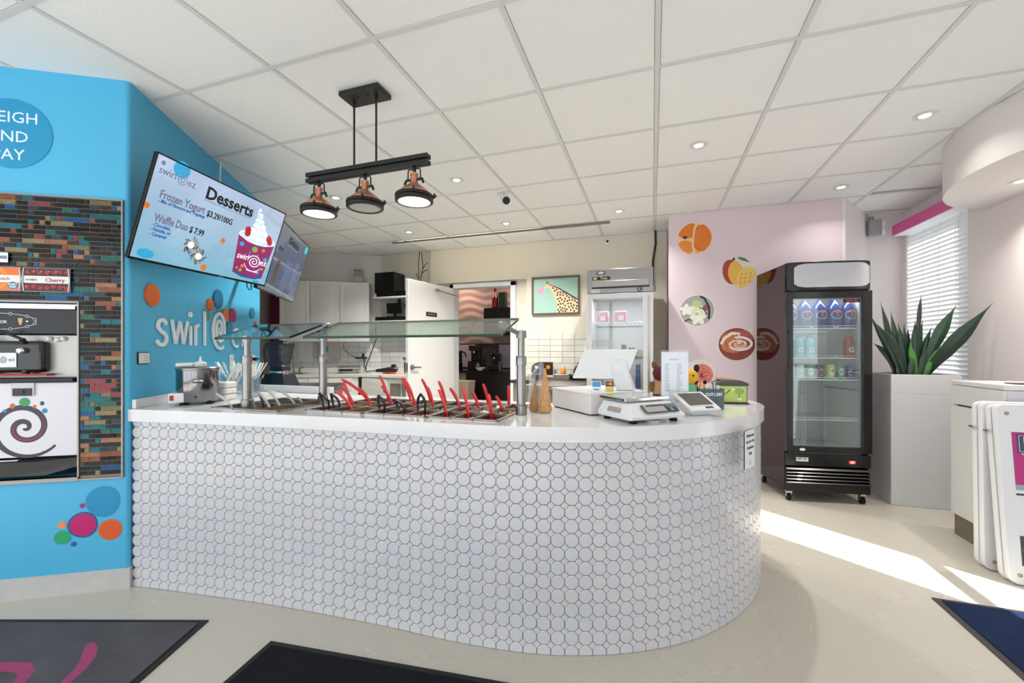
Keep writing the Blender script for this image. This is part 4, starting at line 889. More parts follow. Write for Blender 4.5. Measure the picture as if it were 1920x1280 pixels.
for k_ in range(14): p.box(.22, .34+random.uniform(-.02,.03), .06-k_*.018, .066-k_*.018, .0003, .0006)
p.build('printed_shapes', [ink('#5f7fb0',.4), ink('#2a8c94',.4), ink('#7a4a4a',.3), ink('#5a5252',.2), ink('#5a6fa0',.4)], T2, smooth=False)
ctext('Drinks', .075, BLK, T2, -.125, .165, .190, bold=.002); ctext('$1.99', .04, BLK, T2, -.30, -.20, .085, bold=.001)
for T_, nm in ((T1,'white'),(T2,'white')): text('SAMSUNG' if T_ is T1 else 'SAMSUNG', .009, M('#b8b8bc',.4), T_, .09 if T_ is T1 else 0, -.2735, .0012)
# wall bracket arms and hanging cord
for T_, s0, zc in ((T1, .62, 1.95), (T2, 1.42, 1.95)):
    m = MB(); a = SWL @ Vector((s0, zc, 0)); b = T_.matrix_world @ Vector((0,0,-.07)) if False else T_.matrix_basis @ Vector((0,0,-.07))
    m.cyl(a, b, .018); m.build('wall_bracket', MATBLACK, label='black wall bracket arm behind the %s menu screen' % ('dessert' if T_ is T1 else 'drinks'), cat='bracket')
c = T1.matrix_basis @ Vector((.335,-.278,-.02)); MB().tube([c, c+Vector((.004,.0,-.03)), c+Vector((.01,.01,-.05)), c+Vector((.02,.02,-.045)), c+Vector((.018,.018,-.0))], .004, 6).build('cable_tie', BLACK, label='black cable loop hanging under the dessert menu screen', cat='cable')
c = T1.matrix_basis @ Vector((-.07,.28,-.03)); MB().tube([(-3.04,2.245,CZ), (-3.03,2.23,2.45), (-2.98,2.18,2.30), (-2.80,2.05,2.10)], .006, 6).build('white_cable', WHITE, label='white cable running from the dessert menu up to the ceiling', cat='cable')

# ------------------------------------------------------------------ pendant lamp
COP = M('#d4957a', .3, .7, var=.08, vscale=3, stretch=(1,1,40)); BM = M('#121213', .42)
t = thing('pendant_lamp', 'black bar pendant with three copper bell shades hanging over the topping wells', 'lamp', (-1.49, 1.905, CZ-.003))
MB().box(-.125,.125,-.062,.062,-.026,0).build('ceiling_plate', BM, t, bevel=.003)
for x in (-.072, .072):
    MB().lathe([(.009,-.045),(.0095,-.026)], c=(x,0,0), n=12).cyl((x,0,-.40),(x,0,-.03),.0055).build('rod', BM, t)
    MB().lathe([(.002,-.034),(.006,-.030),(.006,-.026)], c=(x*.45,-.02,0), n=10).build('screw', BM, t)
br = MB()
for yy, zz in ((-.012,-.400),(.012,-.400),(-.012,-.432),(.012,-.432)): br.box(-.395,.395,yy-.009,yy+.009,zz-.012,zz+.010)
br.box(-.38,.38,-.006,.006,-.44,-.395); br.build('bar', BM, t, bevel=.002)
for i, x in enumerate((-.315, .0, .308)):
    z0 = -.452; on = i != 1
    sh = MB().lathe([(.019,-.082),(.022,-.084),(.022,-.097),(.019,-.099),(.0185,-.126),(.024,-.137),(.040,-.149),(.060,-.163),(.076,-.179),(.084,-.189),(.086,-.196)], c=(x,0,z0+.055), n=32).build('shade', COP, t)
    yk = MB(); yk.tube([(x-.038,0,z0-.060),(x-.036,0,z0-.012),(x-.030,0,z0-.004),(x+.030,0,z0-.004),(x+.036,0,z0-.012),(x+.038,0,z0-.060)], .0036, 8)
    yk.lathe([(.005,-.020),(.009,-.012),(.011,-.002),(.007,.008),(.006,.016)], c=(x,0,z0-.004), n=12); yk.cyl((x,0,z0-.029),(x,0,z0-.006),.005); yk.build('yoke', BM, t)
    for s_ in (-1, 1):
        MB().cyl((x+s_*.020,0,z0-.060),(x+s_*.046,0,z0-.060),.007).tube([(x+s_*.046,-.0,z0-.058),(x+s_*.056,-.004,z0-.082)], .0065, 8).build('wing_screw', BM, t)
    MB().lathe([(.086,-.194),(.097,-.196),(.099,-.202),(.099,-.212),(.095,-.214),(.098,-.217),(.098,-.230),(.092,-.234),(.082,-.234),(.082,-.214)], c=(x,0,z0+.055), n=36).build('rim', BM, t)
    for a in (170, 20, -60):
        ca, sa = cos(radians(a)), sin(radians(a)); c_ = Vector((x+ca*.105, sa*.105, z0-.145))
        MB().cyl((c_.x-ca*.015,c_.y-sa*.015,c_.z),(c_.x+ca*.012,c_.y+sa*.012,c_.z),.0045).cyl((c_.x,c_.y,c_.z-.012),(c_.x,c_.y,c_.z+.012),.0055).build('rim_clip', BM, t)
    MB().lathe([(.0,-.226),(.05,-.227),(.083,-.229),(.083,-.220),(.0,-.217)], c=(x,0,z0+.055), n=32).build('lens', M('#ffe9c8',.4,emit=6) if on else M('#b9bab4',.25), t, label='glowing frosted glass lens' if on else 'unlit grey glass lens')
    if on:
        ld = bpy.data.lights.new('lamp_light', 'AREA'); ld.shape = 'DISK'; ld.size = .15; ld.energy = 2.5; ld.color = (1,.84,.62)
        lo = bpy.data.objects.new('lamp_light', ld); COL.objects.link(lo); lo.parent = t; lo.location = (x,0,z0-.170)

# ------------------------------------------------------------------ ceiling fittings
def downlight(x, y, z, label, energy=5):
    t = thing('downlight', label, 'downlight', (x, y, z), group='recessed ceiling downlights')
    MB().lathe([(.047,-.0005),(.056,-.003),(.058,-.0005)], n=28).lathe([(.034,.0),(.036,-.004),(.047,-.0035),(.047,-.0005)], n=28).build('trim_ring', M('#dcdcda',.4), t)
    MB().lathe([(.030,-.001),(.034,-.003),(.036,-.001)], n=24).build('gimbal_ring', M('#8e8c88',.35,.6), t)
    MB().lathe([(.0,-.0025),(.024,-.0025),(.030,-.001)], n=20).build('lens', LAMPW, t)
    ld = bpy.data.lights.new('downlight_light', 'AREA'); ld.shape = 'DISK'; ld.size = .06; ld.energy = energy; ld.color = (1,.96,.90); ld.spread = radians(125)
    lo = bpy.data.objects.new('downlight_light', ld); COL.objects.link(lo); lo.parent = t; lo.location = (0,0,-.006); return ld
cz = CZ-.0025+.002
for x, y, lb in ((-2.78,3.14,'ceiling downlight seen between the first two pendant shades'),(-1.54,3.13,'ceiling downlight right of the pendant lamp'),(.30,3.13,'ceiling downlight in the middle right of the ceiling, left of the pink wall corner'),(1.549,3.166,'large looking ceiling downlight beside the round bulkhead'),
    (1.545,4.33,'ceiling downlight just above the pink wall near the window'),(-2.76,4.334,'ceiling downlight nearest the left end of the ceiling light bar'),(-1.548,4.385,'ceiling downlight beyond the white bullet camera'),(-.322,4.363,'ceiling downlight beside the right end of the ceiling light bar')):
    downlight(x, y, cz, lb, 1.5 if x > 1.5 else (19 if y > 4 and x < -1 else (11 if y > 4 else (14 if x < -2 else 7))))
t = thing('ceiling_light_bar', 'long thin grey light bar on the ceiling in front of the back wall', 'light bar', (-1.83, 4.665, CZ-.004))
MB().box(-1.39,1.39,-.014,.014,-.020,-.002).build('profile', M('#7e7d79',.4,.3), t)
MB().box(-1.30,.60,.0145,.020,-.016,-.004).build('light_strip', M('#fff0cc',.5,emit=14), t)
t = thing('bullet_camera', 'white bullet camera with a black lens hanging from the ceiling grid', 'camera', (-1.30, 3.55, CZ-.003))
MB().lathe([(.020,-.012),(.034,-.010),(.036,0)], n=20).build('base', WHITE, t)
MB().cyl((0,0,-.010),(.035,-.02,-.040),.013).build('arm', WHITE, t)
MB().cyl((.02,.02,-.035),(.075,-.075,-.085),.034,.036,20).build('housing', WHITE, t)
MB().cyl((.075,-.075,-.085),(.080,-.084,-.090),.034,.032,20).cyl((.0805,-.085,-.0905),(.083,-.090,-.093),.016,.014,14).build('lens', BLACK, t)
t = thing('wall_camera', 'small white camera with a black eye high on the back wall', 'camera', (-.527, 5.258, 2.577))
MB().box(-.026,.026,-.028,.0,-.040,.030).build('housing', WHITE, t, bevel=.006)
MB().cyl((0,-.028,.0),(0,-.038,.0),.016).build('lens', BLACK, t)
t = thing('emergency_light', 'grey wall mounted emergency light box in the corner above the black fridge', 'light', (2.165, 5.27, 2.50))
MB().box(-.055,.055,-.03,.03,-.08,.08).build('housing', M('#9c9c9a',.4), t, bevel=.005)
MB().box(.055,.085,-.025,.02,-.07,-.015).box(.055,.085,-.025,.02,.01,.065).build('lamp_head', WHITE, t, bevel=.004)
MB().box(-.03,.03,.03,.115,-.02,.02).box(-.045,-.005,-.01,.01,.08,.12).build('bracket', M('#8a8a88',.4), t)

# ------------------------------------------------------------------ kitchen corner behind the counter
CWF = frame((-3.87, 5.32, 0), UX, UZ)      # x along the angled back wall (0 at the corner, negative to the left), z out of the wall
def cw(x, y, z=0): m = CWF.copy(); m.translation = CWF @ Vector((x, y, z)); return m
CAB = M('#d9d8d5', .4, var=.02); CABG = M('#b8b7b4', .5)
t = thing('wall_cupboard', 'white wall cupboards with raised panel doors on the angled back wall', 'cupboard', mat=cw(0, 0, .001))
MB().box(-1.30,-.140,1.36,2.20,0,.315).build('carcass', CAB, t)
for x0, x1 in ((-1.292,-.915),(-.904,-.529),(-.521,-.147)):
    m = MB(); m.box(x0,x1,1.365,2.193,.316,.334); d_ = m.build('door', CAB, t, bevel=.002)
    q = .042; m = MB(); m.box(x0+q,x1-q,1.365+q,2.193-q,.334,.3355); m.m = 0
    m.frustum((x0+q+.012,x1-q-.012,1.365+q+.012,2.193-q-.012),(x0+q+.03,x1-q-.03,1.365+q+.03,2.193-q-.03),.334,.341)
    fr = .008
    for b_ in ((x0+q,x1-q,1.365+q,1.365+q+fr),(x0+q,x1-q,2.193-q-fr,2.193-q),(x0+q,x0+q+fr,1.365+q,2.193-q),(x1-q-fr,x1-q,1.365+q,2.193-q)): m.box(*b_, .334, .340)
    m.build('panel_moulding', CAB, d_)
t = thing('clear_canister', 'clear plastic canister half full of white powder on top of the wall cupboards', 'container', mat=cw(-.295, 2.2015, .20))
MB().add([(x*s_,y,z*s_) for y, s_ in ((0,.85),(.19,1.0)) for x, z in ((-.06,-.06),(.06,-.06),(.06,.06),(-.06,.06))], [(0,1,5,4),(1,2,6,5),(2,3,7,6),(3,0,4,7),(0,3,2,1)]).build('canister', glass('#d8d8d2',1.4,.1), t, smooth=False)
MB().box(-.062,.062,.19,.205,-.062,.062).build('lid', M('#b4b4ac',.4), t)
MB().box(-.048,.048,.002,.09,-.048,.048).build('powder', M('#e6ddcf',.8), t)
# base cabinets + worktop along the angled wall and the back wall
t = thing('base_cabinet', 'white base cabinets with drawers on the angled back wall', 'cabinet', mat=cw(0, 0, .001))
MB().box(-1.42,-.25,.0,.878,0,.575).build('carcass', CAB, t)
for x0, x1 in ((-1.40,-.885),(-.875,-.64),(-.63,-.33)):
    f_ = MB().box(x0+.005,x1-.005,.70,.865,.576,.594).build('drawer', CAB, t, bevel=.002); MB().cyl(((x0+x1)/2,.80,.594),((x0+x1)/2,.80,.612),.010).build('knob', STEEL2, f_)
    f_ = MB().box(x0+.005,x1-.005,.05,.69,.576,.594).build('door', CAB, t, bevel=.002); MB().cyl((x1-.04,.62,.594),(x1-.04,.62,.612),.010).build('knob', STEEL2, f_)
t = thing('base_cabinet', 'white base cabinet with a dark open bay left of the open door', 'cabinet', (-3.42, 4.72, 0))
m = MB().box(-.32,.30,0,.52,0,.878); m.build('carcass', CAB, t)
f_ = MB().box(-.31,.10,-.022,-.002,.05,.86).build('door', CAB, t, bevel=.002); MB().box(-.27,.06,-.026,-.022,.09,.82).build('panel', M('#cfcecb',.4), f_); MB().cyl((.06,-.022,.70),(.06,-.045,.70),.014).build('knob', STEEL2, f_)
MB().box(.13,.29,-.010,-.001,.06,.80).build('open_bay', M('#77736d',.7), t)
wt = MB(); c_ = [CWF @ Vector(v) for v in ((-1.45,0,.004),(-1.45,0,.60))]; k1 = CWF @ Vector((-.20,0,.60))
wt.prism([(-3.87,5.315),(c_[0].x,c_[0].y),(c_[1].x,c_[1].y),(k1.x,k1.y),(-3.08,4.68),(-2.75,4.68),(-2.75,5.315)], .8785, .918)
wt.build('kitchen_worktop', M('#d6d3ce',.35, var=.03), bevel=.003, label='white worktop running round the kitchen corner behind the counter', cat='worktop')
bs_ = MB(); bs_.T = CWF; bs_.box(-1.45,-.0,.9185,.985,.0005,.018); bs_.T = Matrix(); bs_.box(-3.86,-2.75,5.302,5.3195,.9185,.985)
bs_.build('kitchen_upstand', WHITE, label='white upstand strip round the back of the kitchen worktop', cat='upstand')
# white wall tiles
WT_ = [M('#dcdbd8',.2,coat=.2), M('#d7d7d5',.22,coat=.2), M('#e0dfdb',.2,coat=.2)]
def tile_field(name_parent, T, x0, x1, y0, y1, w_, h_, lab, mats):
    t = thing('wall_tiling', lab, 'tiles', mat=T)
    MB().box(x0,x1,y0,y1,.0003,.002).build('grout', M('#9a9792',.9), t)
    nx = int(round((x1-x0)/w_)); ny = int(round((y1-y0)/h_)); w_ = (x1-x0)/nx; h_ = (y1-y0)/ny
    ms_ = [MB().frustum((-w_/2+.0015,w_/2-.0015,-h_/2+.0015,h_/2-.0015),(-w_/2+.003,w_/2-.003,-h_/2+.003,h_/2-.003),.002,.006).mesh('tile', m_, False) for m_ in mats]
    for i in range(nx):
        for j in range(ny):
            o = bpy.data.objects.new('tile', random.choice(ms_)); COL.objects.link(o); o.parent = t; o.location = (x0+w_*(i+.5), y0+h_*(j+.5), 0); o.rotation_euler = (random.uniform(-.006,.006), random.uniform(-.006,.006), 0)
tile_field('a', cw(0,0,.0005), -1.42, -.002, .986, 1.362, .157, .0755, 'white stacked wall tiles below the wall cupboards', WT_)
YB = frame((0, 5.3195, 0), (1,0,0), UZ)
tile_field('b', YB, -3.865, -2.76, .986, 1.52, .157, .0762, 'white stacked wall tiles left of the open door', WT_)
YG = frame((0, 5.2615, 0), (1,0,0), UZ)
CT_ = [M('#cfcdc2',.2,coat=.2), M('#c9c7bd',.22,coat=.2), M('#d4d3c6',.2,coat=.2)]
tile_field('c', YG, -1.565, -.62, .92, 1.455, .158, .0765, 'cream stacked wall tiles below the giraffe picture', CT_)
# dispenser, papers, sink tap, small scale, cables, utensils
t = thing('paper_towel_dispenser', 'beige paper towel dispenser with a blue sticker on the tiled wall', 'dispenser', mat=cw(-.718, 1.26, .0085))
MB().box(-.145,.145,-.155,.155,0,.10).build('housing', M('#b5aca4',.4), t, bevel=.012)
MB().box(-.075,-.005,-.045,.045,.1002,.1012).build('blue_sticker', M('#1f93bd',.5), t, label='blue sticker'); MB().box(-.125,-.07,.105,.113,.1002,.101).build('printed_mark', BLACK, t)
for i, (x, y) in enumerate(((-1.10,1.235),(-.995,1.235))):
    o = MB().box(-.047,.047,-.15,.15,0,.002).build('notice_paper', M('#e6e6ea',.6,var=.12,vscale=70,stretch=(1,4,1)), label='%s printed sheet in a plastic sleeve beside the towel dispenser' % ['left','right'][i], cat='paper'); o.matrix_world = cw(x, y, .0085)
nk = SWL @ Vector((2.35, 0, -.598))
for i, (x, y, w_, h_, lb) in enumerate(((2.15,1.60,.07,.15,'tall white printed sheet taped on the grey brown side wall'),(2.55,1.53,.08,.11,'square white printed sheet taped right of the tall sheet'))):
    o = MB().box(-w_,w_,-h_,h_,0,.002).build('notice_paper', M('#dcdcdc',.6,var=.15,vscale=60,stretch=(1,4,1)), label=lb, cat='paper'); o.matrix_world = sw_(x, y, -.599)
t = thing('sink_tap', 'steel gooseneck tap with two lever handles at the kitchen sink', 'tap', mat=cw(-1.16, .919, .18))
MB().box(-.10,.10,.0,.012,-.03,.03).build('base_plate', STEEL2, t, bevel=.003)
MB().tube([(0,.012,0),(0,.20,0),(0,.235,.012),(0,.25,.04),(0,.24,.07),(0,.20,.085)], .010, 10).build('spout', STEEL2, t)
for s_ in (-1,1): MB().cyl((s_*.075,.01,0),(s_*.075,.07,0),.014).cyl((s_*.075,.068,0),(s_*.13,.078,.01),.007).build('lever_handle', STEEL2, t)
m = MB(); m.T = cw(-1.16,.9185,.36); m.T = m.T @ Matrix.Rotation(0,4,'X'); m.box(-.20,.20,.0,.006,-.15,.15)
m.build('kitchen_sink', STEEL2, label='flat steel sink set in the worktop under the gooseneck tap', cat='sink')
t = thing('small_scale', 'grey low counter scale with a dark display on the kitchen worktop', 'scale', mat=cw(-.40, .9185, .32))
MB().box(-.14,.14,.012,.085,-.09,.10).build('body', M('#a9a69c',.4), t, bevel=.006); MB().box(-.145,.145,.09,.102,-.10,.105).build('weighing_plate', STEEL2, t, bevel=.002)
MB().box(-.12,.06,.030,.062,.1005,.103).build('display', BLACK, t); MB().box(.075,.095,.035,.055,.1005,.104).box(.105,.125,.035,.055,.1005,.104).build('button', M('#4a4a48',.5), t)
for s_ in (-1,1): MB().box(s_*.11-.015,s_*.11+.015,0,.012,-.06,.06).build('foot', BLACK, t)
m = MB(); m.T = CWF; m.box(-.36,-.20,1.115,1.140,.01,.05); m.box(-.27,-.24,1.11,1.19,.01,.045); m.tube([(-.24,1.13,.03),(-.235,1.0,.05),(-.20,.96,.10)], .006, 6)
m.tube([(-.06,1.75,.02),(-.08,1.55,.03),(-.07,1.40,.03),(-.14,1.2,.05),(-.22,.98,.08),(-.20,.935,.16)], .006, 6); m.tube([(-.36,1.128,.03),(-.44,1.17,.02),(-.53,1.26,.012),(-.53,1.34,.012),(-.50,1.36,.012)], .004, 6)
m.build('power_strip', BLACK, label='black plugs and cables hanging on the tiles above the small scale', cat='cable')
o = MB().box(-.035,.035,-.055,.055,0,.008).build('wall_outlet', WHITE, bevel=.002, label='white outlet plate on the tiles behind the black plugs', cat='outlet'); o.matrix_world = cw(-.30,1.15,.0065)
t = thing('utensil_pot', 'steel pot holding dark kitchen utensils beside the open door', 'pot', (-3.22, 5.02, .9185))
MB().lathe([(0,0),(.05,0),(.052,.15),(.049,.15),(.047,.005),(0,.005)], n=20).build('pot', STEEL, t)
for i in range(5):
    a = i*1.3; MB().tube([(.01*cos(a),.01*sin(a),.01),(.05*cos(a),.04*sin(a),.17),(.08*cos(a),.05*sin(a),.22)], [.006,.006,.016], 6, flat=.5).build('utensil', BLACK, t)
t = thing('hand_blender', 'black hand appliance lying on the kitchen worktop right of the small scale', 'appliance', (-3.52, 4.98, .9185), .3)
MB().tube([(-.16,0,.035),(-.02,0,.042),(.10,0,.055),(.14,0,.05)], [.02,.034,.045,.03], 12).build('body', BLACK, t); MB().box(.06,.12,-.03,.03,.085,.125).build('handle', BLACK, t, bevel=.008); MB().cyl((-.30,0,.022),(-.15,0,.034),.010).build('shaft', STEEL2, t)
for i, (x, y, c, lb) in enumerate(((-3.30,4.80,'#d2452c','red packet lying at the front of the kitchen worktop'),(-3.18,4.78,'#e3a07c','orange striped packet right of the red packet'),(-3.42,4.82,'#8a3a28','dark red packet left of the red packet'))):
    MB().frustum((-.055,.055,-.03,.03),(-.04,.045,-.02,.02),0,.022).build('food_packet', M(c,.4,var=.3,vscale=50), bevel=.004, label=lb, cat='packet').location = (x, y, .9185)
# black prep counter and blender
MB().prism([(-3.195,2.46),(-2.915,2.525),(-2.476,2.673),(-2.944,3.462),(-3.50,3.27),(-3.50,3.0)], .885, .915).build('prep_counter', M('#1b1b1d',.15), bevel=.003, label='black glossy prep counter carrying the blender behind the left well', cat='worktop')
MB().prism([(-3.18,2.48),(-2.915,2.545),(-2.51,2.69),(-2.96,3.44),(-3.48,3.25),(-3.48,3.0)], 0, .884).build('prep_cabinet', M('#8d8d8d',.35,.5), bevel=.002, label='grey steel cabinet under the black prep counter', cat='cabinet')
t = thing('blender', 'black countertop blender with a clear jug and side handle on the black prep counter', 'blender', (-3.14, 2.86, .9155), .2)
MB().frustum((-.115,.115,-.11,.11),(-.085,.085,-.08,.08),.012,.125).box(-.105,.105,-.10,.10,0,.013).build('motor_base', M('#1e2430',.35), t, bevel=.012)
MB().frustum((-.115,-.02,-.112,-.11),(-.085,-.02,-.084,-.08),.02,.12).build('control_face', BLACK, t)
MB().lathe([(.085,.126),(.088,.13),(.088,.142),(.08,.148)], n=28).build('silver_ring', CHROME, t)
MB().frustum((-.065,.065,-.065,.065),(-.055,.055,-.055,.055),.149,.195).build('jug_collar', BLACK, t, bevel=.01)
MB().frustum((-.055,.055,-.055,.055),(-.083,.083,-.08,.08),.1955,.375).build('jug', glass('#d6dde2',1.6), t, smooth=False)
MB().cyl((0,0,.20),(0,0,.37),.009).frustum((-.032,.032,-.006,.006),(-.028,.028,-.006,.006),.215,.225).frustum((-.028,.028,-.006,.006),(-.024,.024,-.006,.006),.275,.285).frustum((-.024,.024,-.006,.006),(-.02,.02,-.006,.006),.33,.34).build('blade_stack', M('#2a2c30',.3), t)
MB().frustum((-.087,.087,-.083,.083),(-.082,.082,-.078,.078),.3755,.397).box(-.045,.045,-.03,.03,.397,.415).build('lid', BLACK, t, bevel=.006)
MB().tube([(-.07,-.02,.385),(-.125,-.03,.37),(-.135,-.03,.32),(-.13,-.03,.26),(-.095,-.02,.215),(-.062,-.01,.19)], .012, 8).build('jug_handle', BLACK, t)
for x_, y_ in ((-.08,-.08),(.08,-.08),(.08,.08),(-.08,.08)): pass
# shelves with electronics
for i, (z, lb) in enumerate(((2.0,'upper white shelf carrying the black computer tower'),(1.66,'lower white shelf carrying the small black monitor'))):
    MB().box(-3.80,-3.02,5.02,5.319,z-.022,z).build('wall_shelf', WHITE, bevel=.002, label=lb, cat='shelf')
t = thing('computer_tower', 'black computer tower standing on the upper shelf in the corner', 'computer', (-3.60, 5.17, 2.0005), .0)
MB().box(-.17,.15,-.14,.13,0,.345).build('case', M('#121214',.3), t, bevel=.004); MB().box(-.165,-.02,-.143,-.140,.01,.335).build('side_panel', M('#1d1e22',.25), t)
o = MB().box(-3.44,-3.06,5.05,5.28,2.0005,2.075).build('black_box', M('#0f0f11',.35), bevel=.004, label='flat black recorder box right of the computer tower', cat='recorder')
MB().lathe([(.0,.0),(.03,.0),(.034,.03),(.02,.055),(0,.06)], n=14).build('white_ball', M('#d8d0c8',.4), label='small white round object at the left end of the upper shelf', cat='speaker').location = (-3.765, 5.045, 2.0005)
o = MB().box(-3.78,-3.08,5.05,5.28,1.6605,1.715).build('recorder', M('#0e0e10',.3), bevel=.004, label='wide black recorder on the lower shelf', cat='recorder')
t = thing('small_monitor', 'small black monitor on the wide recorder on the lower shelf', 'monitor', (-3.50, 5.13, 1.7155), .15)
MB().box(-.10,.10,-.05,.06,0,.01).build('base', BLACK, t); MB().box(-.02,.02,-.01,.01,.008,.05).build('stem', BLACK, t)
m = MB(); m.T = Matrix.Rotation(.15,4,'X'); m.box(-.11,.11,-.015,.01,.05,.20); m.build('display', M('#0b0b0d',.2), t, bevel=.003); MB().box(.04,.08,.0,.03,.18,.26).build('aerial_block', BLACK, t)
MB().box(-3.13,-3.05,5.03,5.05,1.7155,1.84).build('wire_stand', M('#cfcfcf',.5), label='small white frame at the right end of the lower shelf', cat='frame')
m = MB(); m.tube([(-3.55,5.26,1.80),(-3.62,5.27,1.90),(-3.58,5.28,1.95),(-3.45,5.27,1.93),(-3.40,5.26,1.85)], .004, 5).tube([(-3.48,5.26,1.82),(-3.40,5.28,1.93),(-3.33,5.27,1.88)], .004, 5)
m.build('loose_cable', BLACK, label='loose black cables behind the small monitor', cat='cable')
# bare branches standing in a bowl on top of the door leaf area
t = thing('dry_branches', 'tall dry bare twigs above the open door reaching the ceiling', 'twigs', (-3.12, 5.12, 2.0005))
MB().lathe([(0,0),(.05,0),(.07,.12),(.06,.12),(.045,.01),(0,.01)], n=20).build('vase', BLACK, t)
for p_ in ([(0,0,.01),(.02,0,.3),(.01,0,.45),(.03,0,.62)],[(.01,0,.01),(.05,.0,.25),(.08,0,.40),(.06,0,.61)],[(.07,0,.36),(.12,0,.43),(.16,0,.45)],[(.06,0,.30),(.11,0,.35),(.15,0,.345)],[(0,0,.25),(-.02,0,.32)]):
    MB().tube(p_, .006, 5).build('twig', M('#2a2420',.8), t)

# ------------------------------------------------------------------ doorway, open door leaf, room beyond
DF = M('#dcdee2',.45)
d = thing('door_2', 'white frame of the doorway in the back wall', None, (0,0,0), kind='structure')
MB().box(-2.70,-2.645,5.27,5.45,0,2.16).build('jamb', DF, d, bevel=.002); MB().box(-1.80,-1.73,5.27,5.45,0,2.16).build('jamb', DF, d, bevel=.002); MB().box(-2.70,-1.73,5.27,5.45,2.105,2.16).build('head', DF, d, bevel=.002)
leafT = frame((-2.652-.155*.93, 5.262-.987*.93, 0), (.155,.987,0), UZ)
d = thing('door_3', 'white door leaf standing open towards the counter', None, mat=leafT, kind='structure')
MB().box(0,.93,.01,2.10,-.02,.02).build('leaf', M('#e3e3e2',.45,var=.02), d, bevel=.002)
hd = MB().lathe([(.0,0),(.034,0),(.034,.010),(.020,.016),(.014,.05),(0,.05)], n=20).build('handle_rose', STEEL, d); hd.location = (.065, 1.035, .0205)
MB().tube([(.065,1.035,.06),(.09,1.035,.066),(.18,1.03,.064)], [.011,.011,.009], 8).build('lever_handle', STEEL, d)
MB().box(-.002,.001,.98,1.09,-.012,.012).build('latch_plate', STEEL2, d)
MB().box(.33,.55,1.675,1.730,.0205,.024).build('name_plate', M('#2a2a2c',.4), d, label='dark name plate'); text('EMPLOYEES ONLY', .018, M('#b8b8ba',.5), d, .44, 1.7025, .0243, m=None)
MB().cyl((.55,2.03,.03),(.90,1.98,.12),.008).build('closer_arm', STEEL2, d); MB().box(.50,.60,2.015,2.045,.0205,.045).build('closer_body', STEEL2, d, bevel=.003)
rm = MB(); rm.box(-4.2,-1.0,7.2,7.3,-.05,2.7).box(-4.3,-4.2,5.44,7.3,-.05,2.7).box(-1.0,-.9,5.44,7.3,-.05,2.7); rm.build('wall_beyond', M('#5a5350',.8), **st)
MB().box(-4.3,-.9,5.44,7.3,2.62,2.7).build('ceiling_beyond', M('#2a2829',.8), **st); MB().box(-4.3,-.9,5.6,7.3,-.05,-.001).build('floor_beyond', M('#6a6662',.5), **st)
wv = MB(); nx, ny = 60, 50; X0_, X1_, Z0_, Z1_ = -4.1, -1.6, 1.36, 2.6
vs = []
for j in range(ny+1):
    for i in range(nx+1):
        x = X0_+(X1_-X0_)*i/nx; z = Z0_+(Z1_-Z0_)*j/ny; ph_ = z*42+1.6*sin(x*5.5+z*2)+.9*sin(x*11+1.3*z)
        vs.append((x, 7.18-.022*(.5+.5*sin(ph_)), z))
wv.add(vs, [(j*(nx+1)+i, j*(nx+1)+i+1, (j+1)*(nx+1)+i+1, (j+1)*(nx+1)+i) for j in range(ny) for i in range(nx)])
wv.build('wave_panel', M('#b59c92',.5), label='wavy relief panel on the far wall of the room beyond the doorway', cat='wall panel')
MB().box(-3.9,-1.6,6.35,7.15,.86,.90).build('far_worktop', M('#0c0c0e',.15), label='glossy black worktop in the room beyond the doorway', cat='worktop')
MB().box(-3.9,-2.98,6.42,7.1,0,.859).build('far_cabinet', M('#a9a294',.6), bevel=.003, label='beige cabinet under the black worktop beyond the doorway', cat='cabinet')
MB().box(-2.975,-1.62,6.40,7.1,0,.859).build('far_cabinet', M('#0a0a0b',.3), bevel=.003, label='black cabinet under the black worktop beyond the doorway', cat='cabinet')
MB().box(-2.84,-1.62,6.85,7.155,1.50,1.985).build('far_wall_cupboard', M('#0b0b0c',.3), bevel=.003, label='black wall cupboard in the room beyond the doorway', cat='cupboard')
MB().box(-3.9,-3.12,7.12,7.19,.92,1.34).build('far_backsplash', M('#dcd6e4',.3), label='pale lit backsplash panel left of the black appliances beyond the doorway', cat='panel')
MB().box(-2.65,-1.7,7.12,7.19,.92,1.34).build('far_backsplash', M('#dcd6e4',.3), label='pale lit backsplash panel right of the black appliances beyond the doorway', cat='panel')
t = thing('red_bottle', 'dark red bottle on the black wall cupboard beyond the doorway', 'bottle', (-2.66, 6.95, 1.986)); MB().lathe([(.05,0),(.055,.01),(.055,.20),(.02,.26),(.02,.32),(.024,.32),(.024,.35)], n=16).build('glass', M('#7a1820',.15), t)
MB().box(-2.58,-2.45,6.90,7.02,1.986,2.26).build('dark_green_box', M('#12301f',.4), bevel=.003, label='dark green box beside the red bottle', cat='box')
for i, (x, w_, h_, lb) in enumerate(((-3.30,.085,.33,'black coffee machine at the left of the black worktop beyond the doorway'),(-2.92,.10,.42,'tall black machine in the middle of the black worktop beyond the doorway'),(-2.55,.085,.28,'black steel coffee urn at the right of the black worktop beyond the doorway'))):
    t = thing('coffee_machine', lb, 'machine', (x, 6.66, .9005))
    MB().box(-w_,w_,-.10,.12,0,h_*.35).build('base', BLACK, t, bevel=.01); MB().box(-w_*.9,w_*.9,.02,.12,h_*.35,h_).build('column', BLACK, t, bevel=.01); MB().box(-w_*.8,w_*.8,-.10,.1,h_*.78,h_).build('head', M('#1c1c20',.2), t, bevel=.01)
    MB().cyl((0,-.05,h_*.78),(0,-.05,h_*.68),.018).build('spout', CHROME, t)
